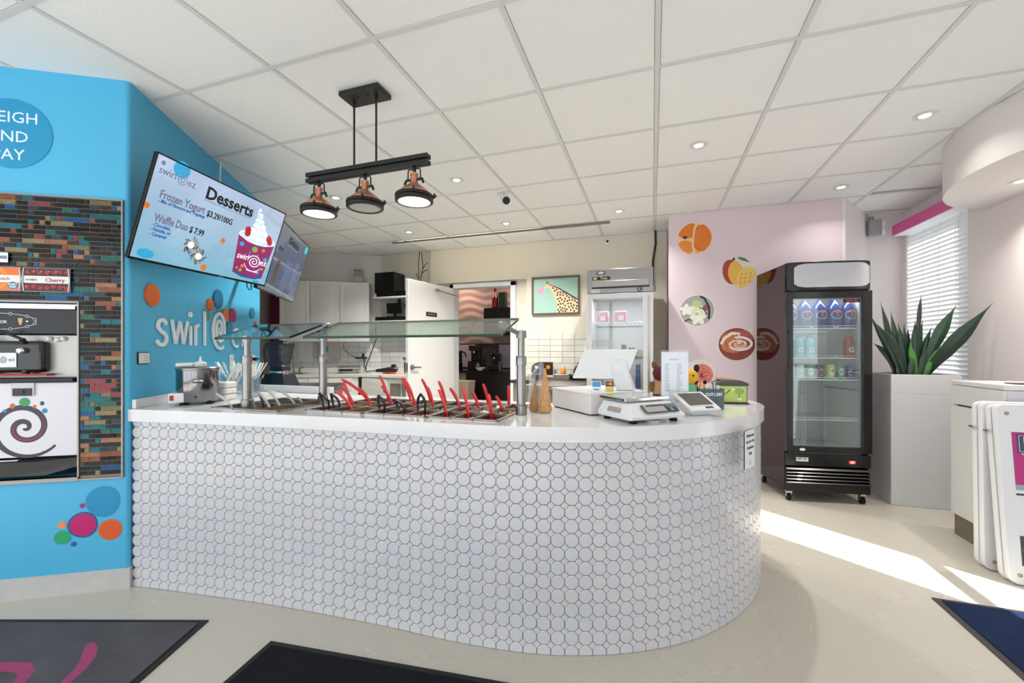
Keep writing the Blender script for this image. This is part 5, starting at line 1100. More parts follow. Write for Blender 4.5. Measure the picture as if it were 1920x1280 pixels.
for i, (x, lb) in enumerate(((-3.12,'left black gooseneck tap beyond the doorway'),(-2.62,'right black gooseneck tap beyond the doorway'))):
    MB().tube([(x-.08,6.55,.901),(x-.08,6.55,1.12),(x-.06,6.55,1.19),(x,6.55,1.215),(x+.06,6.55,1.19),(x+.08,6.55,1.12)], .013, 8).build('gooseneck_tap', M('#26262a',.15,.6), label=lb, cat='tap')
for i, (x, c, h_, lb) in enumerate(((-3.42,'#d8d0d4',.10,'pale bottle at the left end of the black worktop beyond the doorway'),(-3.22,'#b8b8ba',.14,'steel shaker beside the left gooseneck tap'),(-2.38,'#3a3a3e',.16,'dark jar at the right end of the black worktop beyond the doorway'),(-2.78,'#6a6a6e',.13,'grey jug between the black machines beyond the doorway'))):
    MB().lathe([(.032,0),(.034,h_*.7),(.018,h_*.85),(.018,h_)], n=14).build('bottle', M(c,.25), label=lb, cat='bottle').location = (x, 6.45, .9005)
MB().lathe([(.04,0),(.085,.05),(.082,.05),(.038,.004),(0,.004)], n=24).build('white_bowl', WHITE, label='white bowl on the black worktop beyond the doorway', cat='bowl').location = (-2.72, 6.42, .9005)
MB().frustum((-.24,.20,-.12,.12),(-.26,.22,-.14,.14),0,.30).build('carton', M('#c9c0ae',.7), bevel=.004, label='open beige carton in front of the beige cabinet beyond the doorway', cat='box').location = (-2.95, 6.1, .45)
MB().box(-3.22,-2.70,5.95,6.25,.0,.449).build('carton', M('#b4a98f',.7), bevel=.004, label='closed beige carton under the open carton beyond the doorway', cat='box')
for x, e_, c_ in ((-3.4,7,(1,.74,.60)),(-2.1,6,(1,.80,.70))):
    ld = bpy.data.lights.new('far_room_light', 'AREA'); ld.size = .25; ld.energy = e_; ld.color = c_; lo = bpy.data.objects.new('far_room_light', ld); COL.objects.link(lo); lo.location = (x, 6.7, 2.6)
t = thing('strip_light', 'short bright strip light on the ceiling of the room beyond the doorway', 'light', (-2.42, 6.1, 2.60)); MB().box(-.02,.02,-.4,.4,0,.018).build('housing', BLACK, t); MB().box(-.012,.012,-.38,.38,-.004,0).build('tube', M('#fff0e8',.4,emit=8), t)

# ------------------------------------------------------------------ giraffe picture and back counter on the right
t = thing('giraffe_picture', 'framed picture of a giraffe blowing a pink bubble on a mint background', 'picture', mat=frame((-1.182, 5.2605, 1.944), (1,0,0), UZ))
W_, H_ = .313, .245; FRM = M('#6a5040',.5,var=.2,vscale=30)
MB().box(-W_,W_,-H_,-H_+.022,0,.028).box(-W_,W_,H_-.022,H_,0,.028).box(-W_,-W_+.022,-H_+.022,H_-.022,0,.028).box(W_-.022,W_,-H_+.022,H_-.022,0,.028).build('frame', FRM, t, bevel=.002)
p = MB(); p.box(-W_+.02,W_-.02,-H_+.02,H_-.02,.004,.010); z = .0105
p.m = 1; p.poly([(-.135,.125),(-.160,.105),(-.155,.092),(-.128,.100),(-.098,.098),(-.075,.085),(-.02,.0),(.03,-.11),(.02,-.222),(.288,-.222),(.290,-.060),(.18,.0),(.10,.055),(.03,.11),(-.05,.148),(-.10,.155)], z)
p.m = 2; p.poly([(-.09,.150),(-.03,.130),(.05,.095),(.13,.045),(.21,-.005),(.290,-.055),(.290,-.072),(.20,-.02),(.12,.032),(.04,.083),(-.04,.122),(-.08,.135)], z+.0002); p.disc(-.095,.166,.006,.020,z=z+.0003); p.disc(-.115,.170,.006,.016,z=z+.0003)
pts_ = []
for k_ in range(900):
    x_, y_ = random.uniform(-.06,.285), random.uniform(-.215,.13)
    if y_ > .100-.52*(x_+.02) or y_ < -.6*(x_+.10)-.0+ (.06 if x_ < .0 else (-.02)) and x_ < .03 or x_ < .03 and y_ < .1-1.3*(x_+.06): continue
    if all((x_-a)**2+(y_-b)**2 > .029**2 for a, b in pts_): pts_.append((x_, y_))
for x_, y_ in pts_: p.m = 2; p.disc(x_, y_, .0128, .0135, z=z+.0003, n=6, wob=.15, ph=x_*99)
p.m = 3; p.disc(-.197,.070,.043,.043,z=z+.0004,n=28); p.m = 4; p.disc(-.208,.085,.012,.010,z=z+.0006,n=12)
p.build('print', [M('#9fc4b8',.5), M('#e8cfa6',.5), M('#3c2a20',.5), M('#e39ab8',.4), M('#f4c8d8',.4)], t, smooth=False)
MB().box(-1.56,-.66,4.66,5.255,0,.86).build('side_cabinet', M('#9a9892',.5), bevel=.003, label='grey cabinet under the steel prep counter at the back wall', cat='cabinet')
MB().box(-1.565,-.655,4.58,5.258,.861,.90).build('steel_prep_counter', M('#55524e',.3,.6), bevel=.003, label='dark steel prep counter below the giraffe picture', cat='worktop')
MB().box(-1.20,-.67,3.95,4.56,.86,.90).build('steel_prep_counter', STEEL2, bevel=.003, label='lower steel counter behind the till', cat='worktop')
MB().box(-1.17,-.70,3.98,4.53,0,.859).build('side_cabinet', M('#8a8884',.4,.5), bevel=.003, label='steel cabinet under the counter behind the till', cat='cabinet')
for i, (x, w_, c, lb) in enumerate(((-1.30,.10,'#3a1a16','dark food photo card leaning on the tiles left of the juice bottle'),(-.80,.09,'#2c1612','dark food photo card leaning on the tiles right of the juice bottle'))):
    t = thing('photo_card', lb, 'picture', (x, 5.20, .9005)); MB().box(-w_-.008,w_+.008,-.01,0,0,.20).build('board', M('#cfcac0',.5), t)
    m = MB(); m.T = frame((0,-.0105,.105),(1,0,0),(0,0,1)); m.box(-w_,w_,-.08,.085,0,.001); m.m = 1; m.disc(-.03,.03,.035,.022,z=.0014); m.m = 2; m.disc(.035,.02,.03,.025,z=.0014); m.build('print', [M(c,.4), M('#a83a24',.4), M('#c88a34',.4)], t, smooth=False)
t = thing('juice_bottle', 'small amber squeeze bottle with a white nozzle on the prep counter', 'bottle', (-1.03, 5.0, .9005)); MB().lathe([(.032,0),(.034,.01),(.034,.09),(.022,.12),(.012,.13)], n=16).build('body', M('#d48a1c',.25), t); MB().lathe([(.034,.03),(.0345,.031),(.0345,.06),(.034,.061)], n=16).build('label', M('#a82418',.4), t); MB().lathe([(.013,.131),(.013,.145),(.004,.18)], n=12).build('nozzle', WHITE, t)
t = thing('small_bottle', 'little white topped bottle beside the amber squeeze bottle', 'bottle', (-.94, 4.98, .9005)); MB().lathe([(.020,0),(.022,.05),(.014,.065)], n=14).build('body', M('#d8d2c8',.3), t); MB().lathe([(.013,.066),(.013,.085),(0,.087)], n=12).build('cap', WHITE, t)
for i, (x, lb) in enumerate(((-1.30,'black waffle iron standing on the left of the prep counter'),(-.82,'black waffle iron standing open right of the small bottles'))):
    t = thing('waffle_iron', lb, 'appliance', (x, 4.88, .9005), -.4 if i else .3)
    MB().lathe([(.08,0),(.095,.01),(.095,.05),(.085,.06)], n=24).build('base', M('#2a2a2c',.35,.4), t)
    l_ = MB().lathe([(.085,0),(.095,.01),(.095,.045),(.08,.055),(.0,.06)], n=24).build('lid', M('#1c1c1e',.3,.4), t); l_.location = (0, .075, .085); l_.rotation_euler = (radians(58),0,0)
    MB().tube([(0,-.08,.03),(.0,-.16,.05),(.0,-.22,.075)], .010, 8).build('handle', STEEL2, t); MB().lathe([(.025,0),(.028,.03)], c=(.06,.03,.12), n=14).build('timer_knob', BLACK, t)
MB().frustum((-.09,.09,-.05,.05),(-.10,.10,-.06,.06),0,.06).build('steel_tray', M('#aca69c',.35,.6), bevel=.003, label='shallow steel tray in front of the small bottles', cat='tray').location = (-1.0, 4.80, .9005)

# ------------------------------------------------------------------ steel reach-in fridge
t = thing('steel_fridge', 'tall stainless steel fridge with a white framed glass door against the back wall', 'fridge', (-.64, 4.29, 0))
FW_ = .646
MB().box(0,FW_,.03,.055,1.822,2.065).build('header_panel', STEEL, t, bevel=.003); MB().box(0,FW_,.055,.74,1.80,2.06).build('header_box', STEEL2, t)
MB().box(.05,.61,.010,.03,1.875,1.945).build('header_grip', M('#a8a09c',.3,.9), t, bevel=.004); MB().box(.05,.61,.008,.031,1.870,1.884).build('shadow_gap', M('#2a2624',.5), t)
MB().box(0,.03,.03,.74,.12,1.80).box(FW_-.03,FW_,.03,.74,.12,1.80).box(.03,FW_-.03,.70,.74,.12,1.80).box(.03,FW_-.03,.03,.70,.10,.13).box(.03,FW_-.03,.03,.70,1.79,1.80).build('cabinet', M('#cfcfcf',.4), t)
MB().box(.02,FW_-.02,.05,.72,0,.10).build('base', BLACK, t)
dr = MB().box(0,.055,0,.028,.14,1.81).box(FW_-.095,FW_,0,.028,.14,1.81).box(.055,FW_-.095,0,.028,1.765,1.81).box(.055,FW_-.095,0,.028,.14,.22).build('door', M('#dadadc',.25), t, bevel=.003)
MB().box(.055,FW_-.095,.010,.016,.22,1.765).build('pane', glass('#f0f4f4',1.1), dr)
ld = bpy.data.lights.new('fridge_area_light', 'AREA'); ld.shape = 'RECTANGLE'; ld.size = .45; ld.size_y = .05; ld.energy = 4; lo = bpy.data.objects.new('fridge_area_light', ld); COL.objects.link(lo); lo.parent = t; lo.location = (FW_/2, .12, 1.78)  # added area light, no fitting of its own; brightens the steel fridge interior
MB().box(FW_-.05,FW_-.03,-.004,0,.2,1.78).build('trim_strip', STEEL2, dr)
MB().box(-.012,.0,-.02,.02,1.0,1.32).build('door_handle', WHITE, dr, bevel=.003)
T_ = frame((0,.0295,0),(1,0,0),UZ)
m = MB(); m.T = T_; m.box(.052,.232,1.957,1.990,.0,.003); m.m = 1; m.box(.062,.100,1.962,1.985,.003,.004); m.build('badge', [BLACK, M('#c8b060',.4,.5)], t)
text('True', .036, M('#d9c98a',.3), t, .168, 1.974, .0034, m=T_, bold=.001)
m = MB(); m.T = T_; m.box(.098,.182,2.014,2.045,0,.003); m.m = 1; m.disc(.14,2.03,.034,.011,z=.0035); m.build('badge', [BLACK, WHITE], t, smooth=False)
m = MB(); m.T = frame((0,.0295,0),(1,0,0),UZ); m.box(.045,.13,1.828,1.868,0,.0015); m.build('paper_label', WHITE, t)
m = MB(); m.T = T_; m.disc(.520,1.850,.028,z=.0,n=24,th=.003); m.m = 1; m.ribbon(arc(.520,1.850,.019,.019,0,360,20), .003, .0035); m.ribbon([(.513,1.840),(.513,1.860),(.520,1.860),(.520,1.840)], .003, .0035); m.build('round_badge', [BLACK, WHITE], t, smooth=False)
WIRE = M('#e2e2e2',.4)
for z_ in (1.535, 1.20, .86, .52):
    m = MB(); m.box(.035,FW_-.035,.06,.075,z_-.018,z_); m.box(.035,FW_-.035,.66,.675,z_-.012,z_)
    for i in range(13): m.box(.04+i*.046,.046+i*.046,.07,.67,z_-.006,z_)
    m.build('wire_shelf', WIRE, t)
for i, x in enumerate((.15, .33)):
    o = MB().frustum((-.060,.060,-.05,.05),(-.058,.058,-.05,.05),0,.105).build('frozen_pack', M('#d8607a',.35,hex2='#e8b4be',vscale=14), bevel=.006, label=['left pink packet on the top shelf of the steel fridge','right pink packet on the top shelf of the steel fridge'][i], cat='packet'); o.location = (-.64+x, 4.42, 1.536)
    o2 = MB().box(-.02,.03,-.0012,0,.01,.06).build('label', WHITE, o); o2.location = (0,-.0505,0)
for i, (x, y, z_, w_, h_, c, lb) in enumerate(((.44,.12,1.201,.07,.07,'#7a3a30','red brown packet on the second shelf of the steel fridge'),(.36,.13,1.201,.05,.10,'#4a6a3a','dark green packet on the second shelf of the steel fridge'),(.50,.12,.861,.05,.24,'#4a5a9a','blue jug on the third shelf of the steel fridge'),(.36,.14,.861,.06,.20,'#a8c0a8','pale green tub on the third shelf of the steel fridge'))):
    MB().frustum((-w_/2,w_/2,-.04,.04),(-w_/2.3,w_/2.3,-.035,.035),0,h_).build('food_packet', M(c,.4), bevel=.008, label=lb, cat='packet').location = (-.64+x, 4.29+y, z_)
MB().tube([(.03,5.20,2.65),(.035,5.20,2.50),(.005,5.20,2.30),(.0,5.20,2.0)], .013, 8).build('cable_conduit', M('#2a2624',.6), label='dark cable running down the corner behind the steel fridge', cat='cable')
MB().box(-.72,-.645,5.20,5.255,1.60,1.70).build('wall_switch', BLACK, bevel=.004, label='small black and white box on the wall left of the steel fridge', cat='switch')

# ------------------------------------------------------------------ fruit spots on the pink wall
def spot(x, z, r, label, draw, mats, wob=.012):
    m = MB(); m.disc(0,0,r,r*.97,z=.0003,n=44,th=.0008,wob=wob,ph=x*5); m.T = Matrix.Translation((0,0,.0014)); draw(m, r)
    o = m.build('fruit_spot', [M(c,.5,var=.12,vscale=30) for c in mats], smooth=False, label=label, cat='wall decal', group='round fruit prints on the pink wall'); o.matrix_world = frame((x,4.6695,z),(1,0,0),UZ)
def clipd(m, cx, cy, rx, ry, z, r, rot=0, n=26):   # ellipse kept inside the round print
    P_ = []
    for i in range(n):
        a = 2*pi*i/n; x = cx+rx*cos(a)*cos(rot)-ry*sin(a)*sin(rot); y = cy+rx*cos(a)*sin(rot)+ry*sin(a)*cos(rot); l = math.hypot(x,y)
        if l > r*.965: x *= r*.965/l; y *= r*.965/l
        P_.append((x,y))
    m.poly(P_, z)
def apricot(m, r):
    m.m = 1; clipd(m,-.07,.09,.10,.085,.0,r); m.m = 2; clipd(m,-.09,-.09,.085,.075,.0002,r); m.m = 3; clipd(m,.075,.0,.10,.135,.0004,r)
    m.m = 4; clipd(m,.03,.0,.05,.155,.0003,r,.05); m.m = 1; clipd(m,.085,.0,.088,.12,.0006,r); m.m = 5; m.poly([(-.12,.02),(-.09,.035),(-.06,.02),(-.085,-.005)], .0008)
    m.m = 6; m.ribbon([(.0,-.15),(-.015,-.08),(-.012,0),(.0,.08),(.02,.150)], .018, .0009); m.m = 0
    for i in range(12): m.disc(-.012+abs(i-5)*.003,-.12+i*.021,.006,.004,z=.0011,n=8)
def mango(m, r):
    m.m = 1; clipd(m,-.055,.005,.075,.125,.0002,r,.15); m.m = 2; clipd(m,-.012,-.01,.068,.120,.0004,r,.1); m.m = 3; clipd(m,.075,-.065,.078,.115,.0006,r,-.25)
    m.m = 2; clipd(m,.115,-.06,.045,.09,.0005,r,-.25); m.m = 4
    for k_ in (-.04,.0,.04): m.ribbon([(.02,-.07+k_),(.13,-.055+k_)], .004, .0008)
    for k_ in (-.03,.01,.05): m.ribbon([(.055+k_,-.13),(.075+k_,.0)], .004, .0008)
    m.m = 5; m.poly([(.0,.145),(.03,.15),(.07,.135),(.10,.105),(.115,.09),(.08,.10),(.03,.12)], .0006); m.m = 6; m.poly([(-.045,.118),(-.02,.118),(-.018,.145),(-.04,.145)], .0006)
def vanilla(m, r):
    m.m = 1; clipd(m,0,0,r*.96,r*.93,.0,r)
    m.m = 2
    for a in range(0,360,60): clipd(m,.0+.045*cos(radians(a)),-.02+.045*sin(radians(a)),.042,.026,.0004+a*1e-6,r,radians(a))
    m.m = 0
    for a in range(20,380,72): clipd(m,-.10+.03*cos(radians(a)),.01+.03*sin(radians(a)),.034,.022,.0006+a*1e-6,r,radians(a))
    for a in range(20,380,72): clipd(m,.01+.04*cos(radians(a)),-.08+.035*sin(radians(a)),.04,.024,.0007+a*1e-6,r,radians(a))
    m.m = 3; clipd(m,.0,.07,.045,.035,.0009,r); clipd(m,.0,-.035,.02,.018,.0011,r); m.m = 4; m.ribbon([(.03,.145),(.07,.12),(.10,.06),(.115,.0),(.11,-.09)], .020, .0012); m.ribbon([(.02,.03),(.06,.02),(.09,-.04)], .010, .0013); m.ribbon([(-.12,-.11),(-.08,-.09),(-.06,-.10)], .014, .0012); m.m = 5; clipd(m,.09,.03,.035,.03,.0011,r)
def bun(m, r):
    m.m = 1; clipd(m,0,0,r*.97,r*.95,.0,r); m.m = 2; clipd(m,-.02,-.01,.12,.075,.0002,r,.1); clipd(m,-.05,.08,.09,.045,.0003,r,.3); m.m = 3; clipd(m,.07,.09,.10,.05,.0002,r)
    m.m = 0; m.ribbon([(x*1.0,y) for x,y in spiral(.02,.0,.015,.115,2.2,.6,60,ex=1.1,ey=.62)], [.024]*61, .0006); m.m = 2; m.ribbon(spiral(.02,.005,.03,.085,1.3,2,40,ex=1.2,ey=.6), .010, .0009)
    m.m = 0; m.ribbon([(-.14,.0),(-.11,.06),(-.04,.11),(.03,.10)], .026, .0008); m.m = 4
    for k_ in range(22): m.disc(random.uniform(-.10,.11),random.uniform(-.08,.10),.006,.004,z=.0012,n=6)
def icec(m, r):
    m.m = 1; clipd(m,.02,-.01,.105,.11,.0002,r); m.m = 2
    for k_ in range(90):
        a = random.uniform(0,2*pi); q = random.uniform(0,.09); m.disc(.02+q*cos(a),-.01+q*sin(a),.006,.005,z=.0005,n=6)
    m.m = 3; clipd(m,-.08,.06,.06,.06,.0006,r)
spot(.407,2.392,.166,'orange apricot print, highest round print on the pink wall',apricot,['#f0c9a0','#e07a1e','#e88a2c','#d9641a','#f2a858','#4a2a20','#f3cfa4'])
spot(.799,2.023,.172,'mango print right of centre on the pink wall','' or mango,['#e2d6d8','#b0342c','#e8b84c','#f0c76a','#c88a30','#5a7a3c','#5a2a20'])
spot(.432,1.650,.168,'white vanilla flower print at the left of the pink wall',vanilla,['#eef0e4','#a9a6a8','#dfe6c8','#b9cf8c','#2c2a30','#8a5a48'])
spot(.795,1.303,.170,'cinnamon bun print beside the black fridge',bun,['#f2e8e4','#8c3a34','#c97848','#a85a50','#6a2420'])
spot(.458,1.004,.150,'pink crumble print half hidden behind the plush toys',icec,['#efe2e0','#e88a80','#c94a48','#f4ecea'])

# ------------------------------------------------------------------ black display fridge
BR = radians(9.5); BF = Matrix.Translation((1.036,3.975,0)) @ Matrix.Rotation(BR, 4, 'Z')
t = thing('drinks_fridge', 'black upright drinks fridge with a glass door before the pink wall', 'fridge', mat=BF)
BG = M('#0c0c0e', .22, .0, coat=.25); BGS = M('#54484a', .06, 1); BW, BD = .626, .56
MB().box(0,.004,.02,BD,.09,1.955).box(.004,.035,.03,BD,.40,1.74).build('side_panel', BGS, t, label='mirror glossy dark side panel'); MB().box(BW-.035,BW,.03,BD,.09,1.955).box(.035,BW-.035,BD-.03,BD,.09,1.955).box(.004,BW-.035,.03,BD,.09,.40).box(.004,BW-.035,.04,BD,1.74,1.955).build('cabinet', BG, t)
MB().box(.036,BW-.036,BD-.036,BD-.031,.41,1.73).box(.0355,.038,.05,BD-.03,.41,1.73).box(BW-.038,BW-.0355,.05,BD-.03,.41,1.73).box(.036,BW-.036,.05,BD-.03,.401,.408).build('liner', M('#cfd2d2',.4), t)
# header: bowed light box
hb = MB(); n_ = 14; prof = []
hp = [(BW*i/n_, -.045*math.sqrt(max(0, 1-((i-n_/2)/(n_/2))**2))**.7) for i in range(n_+1)]
hb.prism(hp+[(BW,.04),(0,.04)], 1.7235, 1.962); hb.build('header', BG, t, bevel=.012)
hs = MB(); xs = [(.050+(BW-.075)*i/20) for i in range(21)]
fs = []; vs = []
for i, x in enumerate(xs):
    u = (x/BW-.5)*2; y = -.0465*math.sqrt(max(0,1-u*u))**.7-.002; e_ = min(i, 20-i)/3.0; k_ = .096 if e_ >= 1 else .096*math.sqrt(1-(1-e_)**2)*.3+.096*.68
    vs += [(x,y,1.848-k_),(x,y,1.848+k_)]
hs.add(vs, [(2*i,2*i+2,2*i+3,2*i+1) for i in range(20)]); hs.build('header_face', M('#b3b5bd',.15,coat=.5), t, label='plain pale grey header face')
# door
d_ = MB().box(0,.050,-.02,.022,.415,1.722).box(BW-.068,BW,-.02,.022,.415,1.722).box(.050,BW-.068,-.02,.022,1.665,1.722).box(.050,BW-.068,-.02,.022,.415,.462).build('door', BG, t, bevel=.003)
MB().box(.050,BW-.068,-.004,.004,.462,1.665).build('pane', glass('#f0f5f5', 2.0), d_)
g_ = MB().box(.050,.058,.006,.020,.462,1.665).box(BW-.076,BW-.068,.006,.020,.462,1.665).box(.058,BW-.076,.006,.020,.462,.472).box(.058,BW-.076,.006,.020,1.655,1.665); g_.build('seal', M('#b8bec0',.3,.5), d_)
MB().tube([(.012,-.02,1.10),(.012,-.055,1.11),(.014,-.06,1.2),(.014,-.06,1.31),(.012,-.055,1.39),(.012,-.02,1.40)][::1], .008, 8).build('door_handle', M('#1c1c1e',.25), d_)
bd = MB(); bd.T = frame((0,-.0045,0),(1,0,0),UZ); bd.box(.425,.548,1.628,1.658,0,.001); bd.build('red_black_label', BLACK, d_); text('NEW AIR', .021, M('#d02a2a',.4), d_, .487, 1.643, .0012, m=bd.T, bold=.0006)
m = MB(); m.T = frame((0,-.0205,0),(1,0,0),UZ); m.disc(.118,.437,.022,.011,z=0,n=20,th=.001); m.build('oval_badge', WHITE, d_)
# lower grille
lo_ = MB().box(.004,BW-.004,-.012,.03,.300,.402).build('control_panel', BG, t, bevel=.004); T_ = frame((0,-.0125,0),(1,0,0),UZ)
m = MB(); m.T = T_; m.box(.075,.165,.338,.370,0,.001); m.build('white_badge', M('#d8dcda',.3), lo_); text('NEW AIR', .018, BLACK, lo_, .118, .358, .0012, m=T_, bold=.0005)
m = MB(); m.T = T_; m.box(.44,.53,.322,.366,0,.003); m.m = 1; m.box(.462,.508,.333,.356,.003,.0035); m.build('temperature_display', [M('#202022',.3), M('#d83038',.4,emit=1.5)], lo_); text('37', .022, M('#ffd8d0',.4,emit=2), lo_, .485, .344, .004, m=T_)
for i in range(5): MB().add([(.004,.0,.288-i*.027),(BW-.004,.0,.288-i*.027),(BW-.004,-.018,.270-i*.027),(.004,-.018,.270-i*.027),(.004,.02,.290-i*.027),(BW-.004,.02,.290-i*.027),(BW-.004,.02,.266-i*.027),(.004,.02,.266-i*.027)],[(0,3,2,1),(4,5,6,7),(0,1,5,4),(2,3,7,6),(1,2,6,5),(3,0,4,7)]).build('grille_slat', BG, t, smooth=False)
MB().box(.004,BW-.004,-.006,.03,.088,.158).build('kick_plate', M('#17120f',.3), t, bevel=.003)
for i, (x, y) in enumerate(((.04,.04),(.585,.04),(.04,.50),(.585,.50))):
    m = MB(); m.cyl((x-.012,y,.032),(x+.012,y,.032),.030,n=18); m.m = 1; m.box(x-.02,x+.02,y-.02,y+.03,.066,.088).box(x-.018,x-.014,y-.012,y+.012,.03,.07).box(x+.014,x+.018,y-.012,y+.012,.03,.07); m.build('caster', [RUBBER, CHROME], t)
ZS = (1.43, 1.185, 1.006, .675)
ld = bpy.data.lights.new('fridge_area_light', 'AREA'); ld.shape = 'RECTANGLE'; ld.size = .5; ld.size_y = .04; ld.energy = 1.6; ld.color = (.93,.97,1); lo = bpy.data.objects.new('fridge_area_light', ld); COL.objects.link(lo); lo.parent = t; lo.location = (BW/2, .06, 1.725); lo.rotation_euler = (radians(18),0,0)

for z_ in ZS:
    m = MB(); m.box(.040,BW-.040,.045,.050,z_-.010,z_-.002).box(.040,BW-.040,.046,.049,z_+.012,z_+.016).box(.040,BW-.040,.48,.486,z_-.010,z_-.002)
    for i in range(19): m.box(.045+i*.03,.0485+i*.03,.05,.485,z_-.006,z_-.002)
    for i in (1,2): m.tube([(.04+i*.18-.02,.047,z_+.014),(.04+i*.18,.047,z_-.004),(.04+i*.18+.02,.047,z_+.014)], .0025, 5)
    m.build('wire_shelf', WIRE, t)
def drink(x, y, z, prof, c, capc, label, cat, group, name, deco):
    t_ = thing(name, label, cat, mat=BF @ Matrix.Translation((x, y, z)), group=group)
    MB().lathe(prof, n=20).build('body', M(c,.2,coat=.5), t_)
    if capc: r0, z0 = prof[-1]; MB().lathe([(r0+.002,z0+.0003),(r0+.003,z0+.018),(0,z0+.020)], n=16).build('cap', M(capc,.35), t_)
    r = max(p_[0] for p_ in prof)+.0006
    m = MB(); 
    def wrap(cx, cy, rx, ry, mi, zz, half=None):
        n = 18; pts = [(cx,cy)]+[(cx+rx*cos(a), cy+ry*sin(a)) for a in [2*pi*i/n for i in range(n)]]
        if half == 't': pts = [(cx,cy+.18*ry)]+[(x_, max(y_, cy+.18*ry)) for x_, y_ in pts[1:]]
        if half == 'b': pts = [(cx,cy-.22*ry)]+[(x_, min(y_, cy-.22*ry)) for x_, y_ in pts[1:]]
        m.m = mi; rr = r+zz; m.add([(rr*sin(px_/r), -rr*cos(px_/r), py_) for px_, py_ in pts], [(0,1+i,1+(i+1)%n) for i in range(n)])
    if deco == 'pepsi':
        h_ = prof[-1][1]*.46; k_ = r/.055; wrap(0,h_,.045*k_,.036*k_**.5,0,.0); wrap(0,h_,.041*k_,.032*k_**.5,1,.0004,'t'); wrap(0,h_,.041*k_,.032*k_**.5,2,.0004,'b')
        m.build('printed_roundel', [WHITE, M('#d83a2c',.4), M('#14366e',.4)], t_, smooth=False)
        o_ = text('PEPSI', .021*r/.055, M('#101624',.4), t_, 0, 0, 0, m=frame((0,-r-.0018,h_),(1,0,0),UZ), bold=.0006)
    elif deco == 'G':
        h_ = prof[-1][1]*.36; text('G', .058, WHITE, t_, 0, 0, 0, m=frame((0,-r-.0008,h_),(1,0,0),UZ), bold=.0014)
    elif deco:
        h_ = prof[-1][1]*.5; wrap(0,h_,.022,.03,0,.0); wrap(.004,h_+.01,.012,.012,1,.0004); m.build('printed_label', [M(deco[0],.4), M(deco[1],.4)], t_, smooth=False)
big = [(.050,0),(.054,.008),(.052,.05),(.054,.08),(.054,.15),(.046,.185),(.022,.222),(.015,.235)]
gat = [(.034,0),(.037,.006),(.037,.06),(.034,.075),(.037,.09),(.037,.135),(.028,.158),(.019,.168)]
can = [(.026,0),(.032,.007),(.032,.108),(.027,.117),(.027,.119)]
ordl = ['leftmost','second from left','third from left','fourth from left','rightmost']
for i, x in enumerate((.092,.205,.318,.431,.535)): drink(x,.13,ZS[0],big,'#15306f','#1a4fae','blue cola bottle on the top shelf of the black fridge, '+ordl[i],'bottle','blue cola bottles on the top shelf','cola_bottle','pepsi')
for i, (x, c) in enumerate(((.078,'#3fa0ac'),(.158,'#5cb4bc'),(.238,'#6cbcc0'),(.535,'#8a2a24'))): drink(x,.12,ZS[1],gat,c,'#e0602a',['teal sports drink bottle on the second shelf, leftmost','teal sports drink bottle on the second shelf, second from left','teal sports drink bottle on the second shelf, third from left','red sports drink bottle at the right of the second shelf'][i],'bottle','sports drinks on the second shelf','sports_bottle','G')
cans = [(.085,'#d9dcc8',('#6a8a5a','#e8e0b8'),'pale green can, leftmost on the third shelf'),(.160,'#dfe0d8',('#b8b88a','#f0ece0'),'cream can, second from left on the third shelf'),(.235,'#3a8a6a',('#e8e8e0','#d8c0a0'),'green can, third from left on the third shelf'),(.310,'#15181c','pepsi','black can in the middle of the third shelf'),(.392,'#a8c46a',('#e8e2d4','#c84a4a'),'lime green can right of the black can'),(.465,'#3e7a50',('#d8d8d0','#8ab060'),'dark green can right of the lime green can'),(.540,'#1b3f8c','pepsi','blue can at the right end of the third shelf')]
for x, c, dd, lb in cans: drink(x,.11,ZS[2],can,c,None,lb,'can','drink cans on the third shelf','drink_can',dd)

# ------------------------------------------------------------------ planter and snake plant
PLM = M('#cfcfd1',.3,var=.02)
t = thing('tall_planter', 'tall square pale grey planter box between the black fridge and the white cabinet', 'planter', (1.82, 4.16, 0))
m = MB(); o_ = [(0,0),(.44,0),(.44,.44),(0,.44)]; i_ = [(.02,.02),(.42,.02),(.42,.42),(.02,.42)]
m.prism(o_, 0, .9); 
m.add([(x,y,.9) for x,y in o_]+[(x,y,1.05) for x,y in o_]+[(x,y,1.05) for x,y in i_]+[(x,y,.94) for x,y in i_], [(a,(a+1)%4,4+(a+1)%4,4+a) for a in range(4)]+[(4+a,4+(a+1)%4,8+(a+1)%4,8+a) for a in range(4)]+[(8+a,8+(a+1)%4,12+(a+1)%4,12+a) for a in range(4)]+[(12,13,14,15)])
m.build('box', PLM, t, bevel=.004); MB().box(.021,.419,.021,.419,.942,1.005).build('soil', M('#2a221c',.9,bump=.8,bscale=60), t)
t = thing('snake_plant', 'dark green long leaved artificial plant in the tall grey planter', 'plant', (2.04, 4.36, 1.005))
LM = [M('#26402c',.35,hex2='#35543a',vscale=14,stretch=(1,1,2)), M('#1e3226',.35,hex2='#2e4a36',vscale=14), M('#3f7a34',.35,hex2='#569a44',vscale=14), M('#3a4038',.45)]
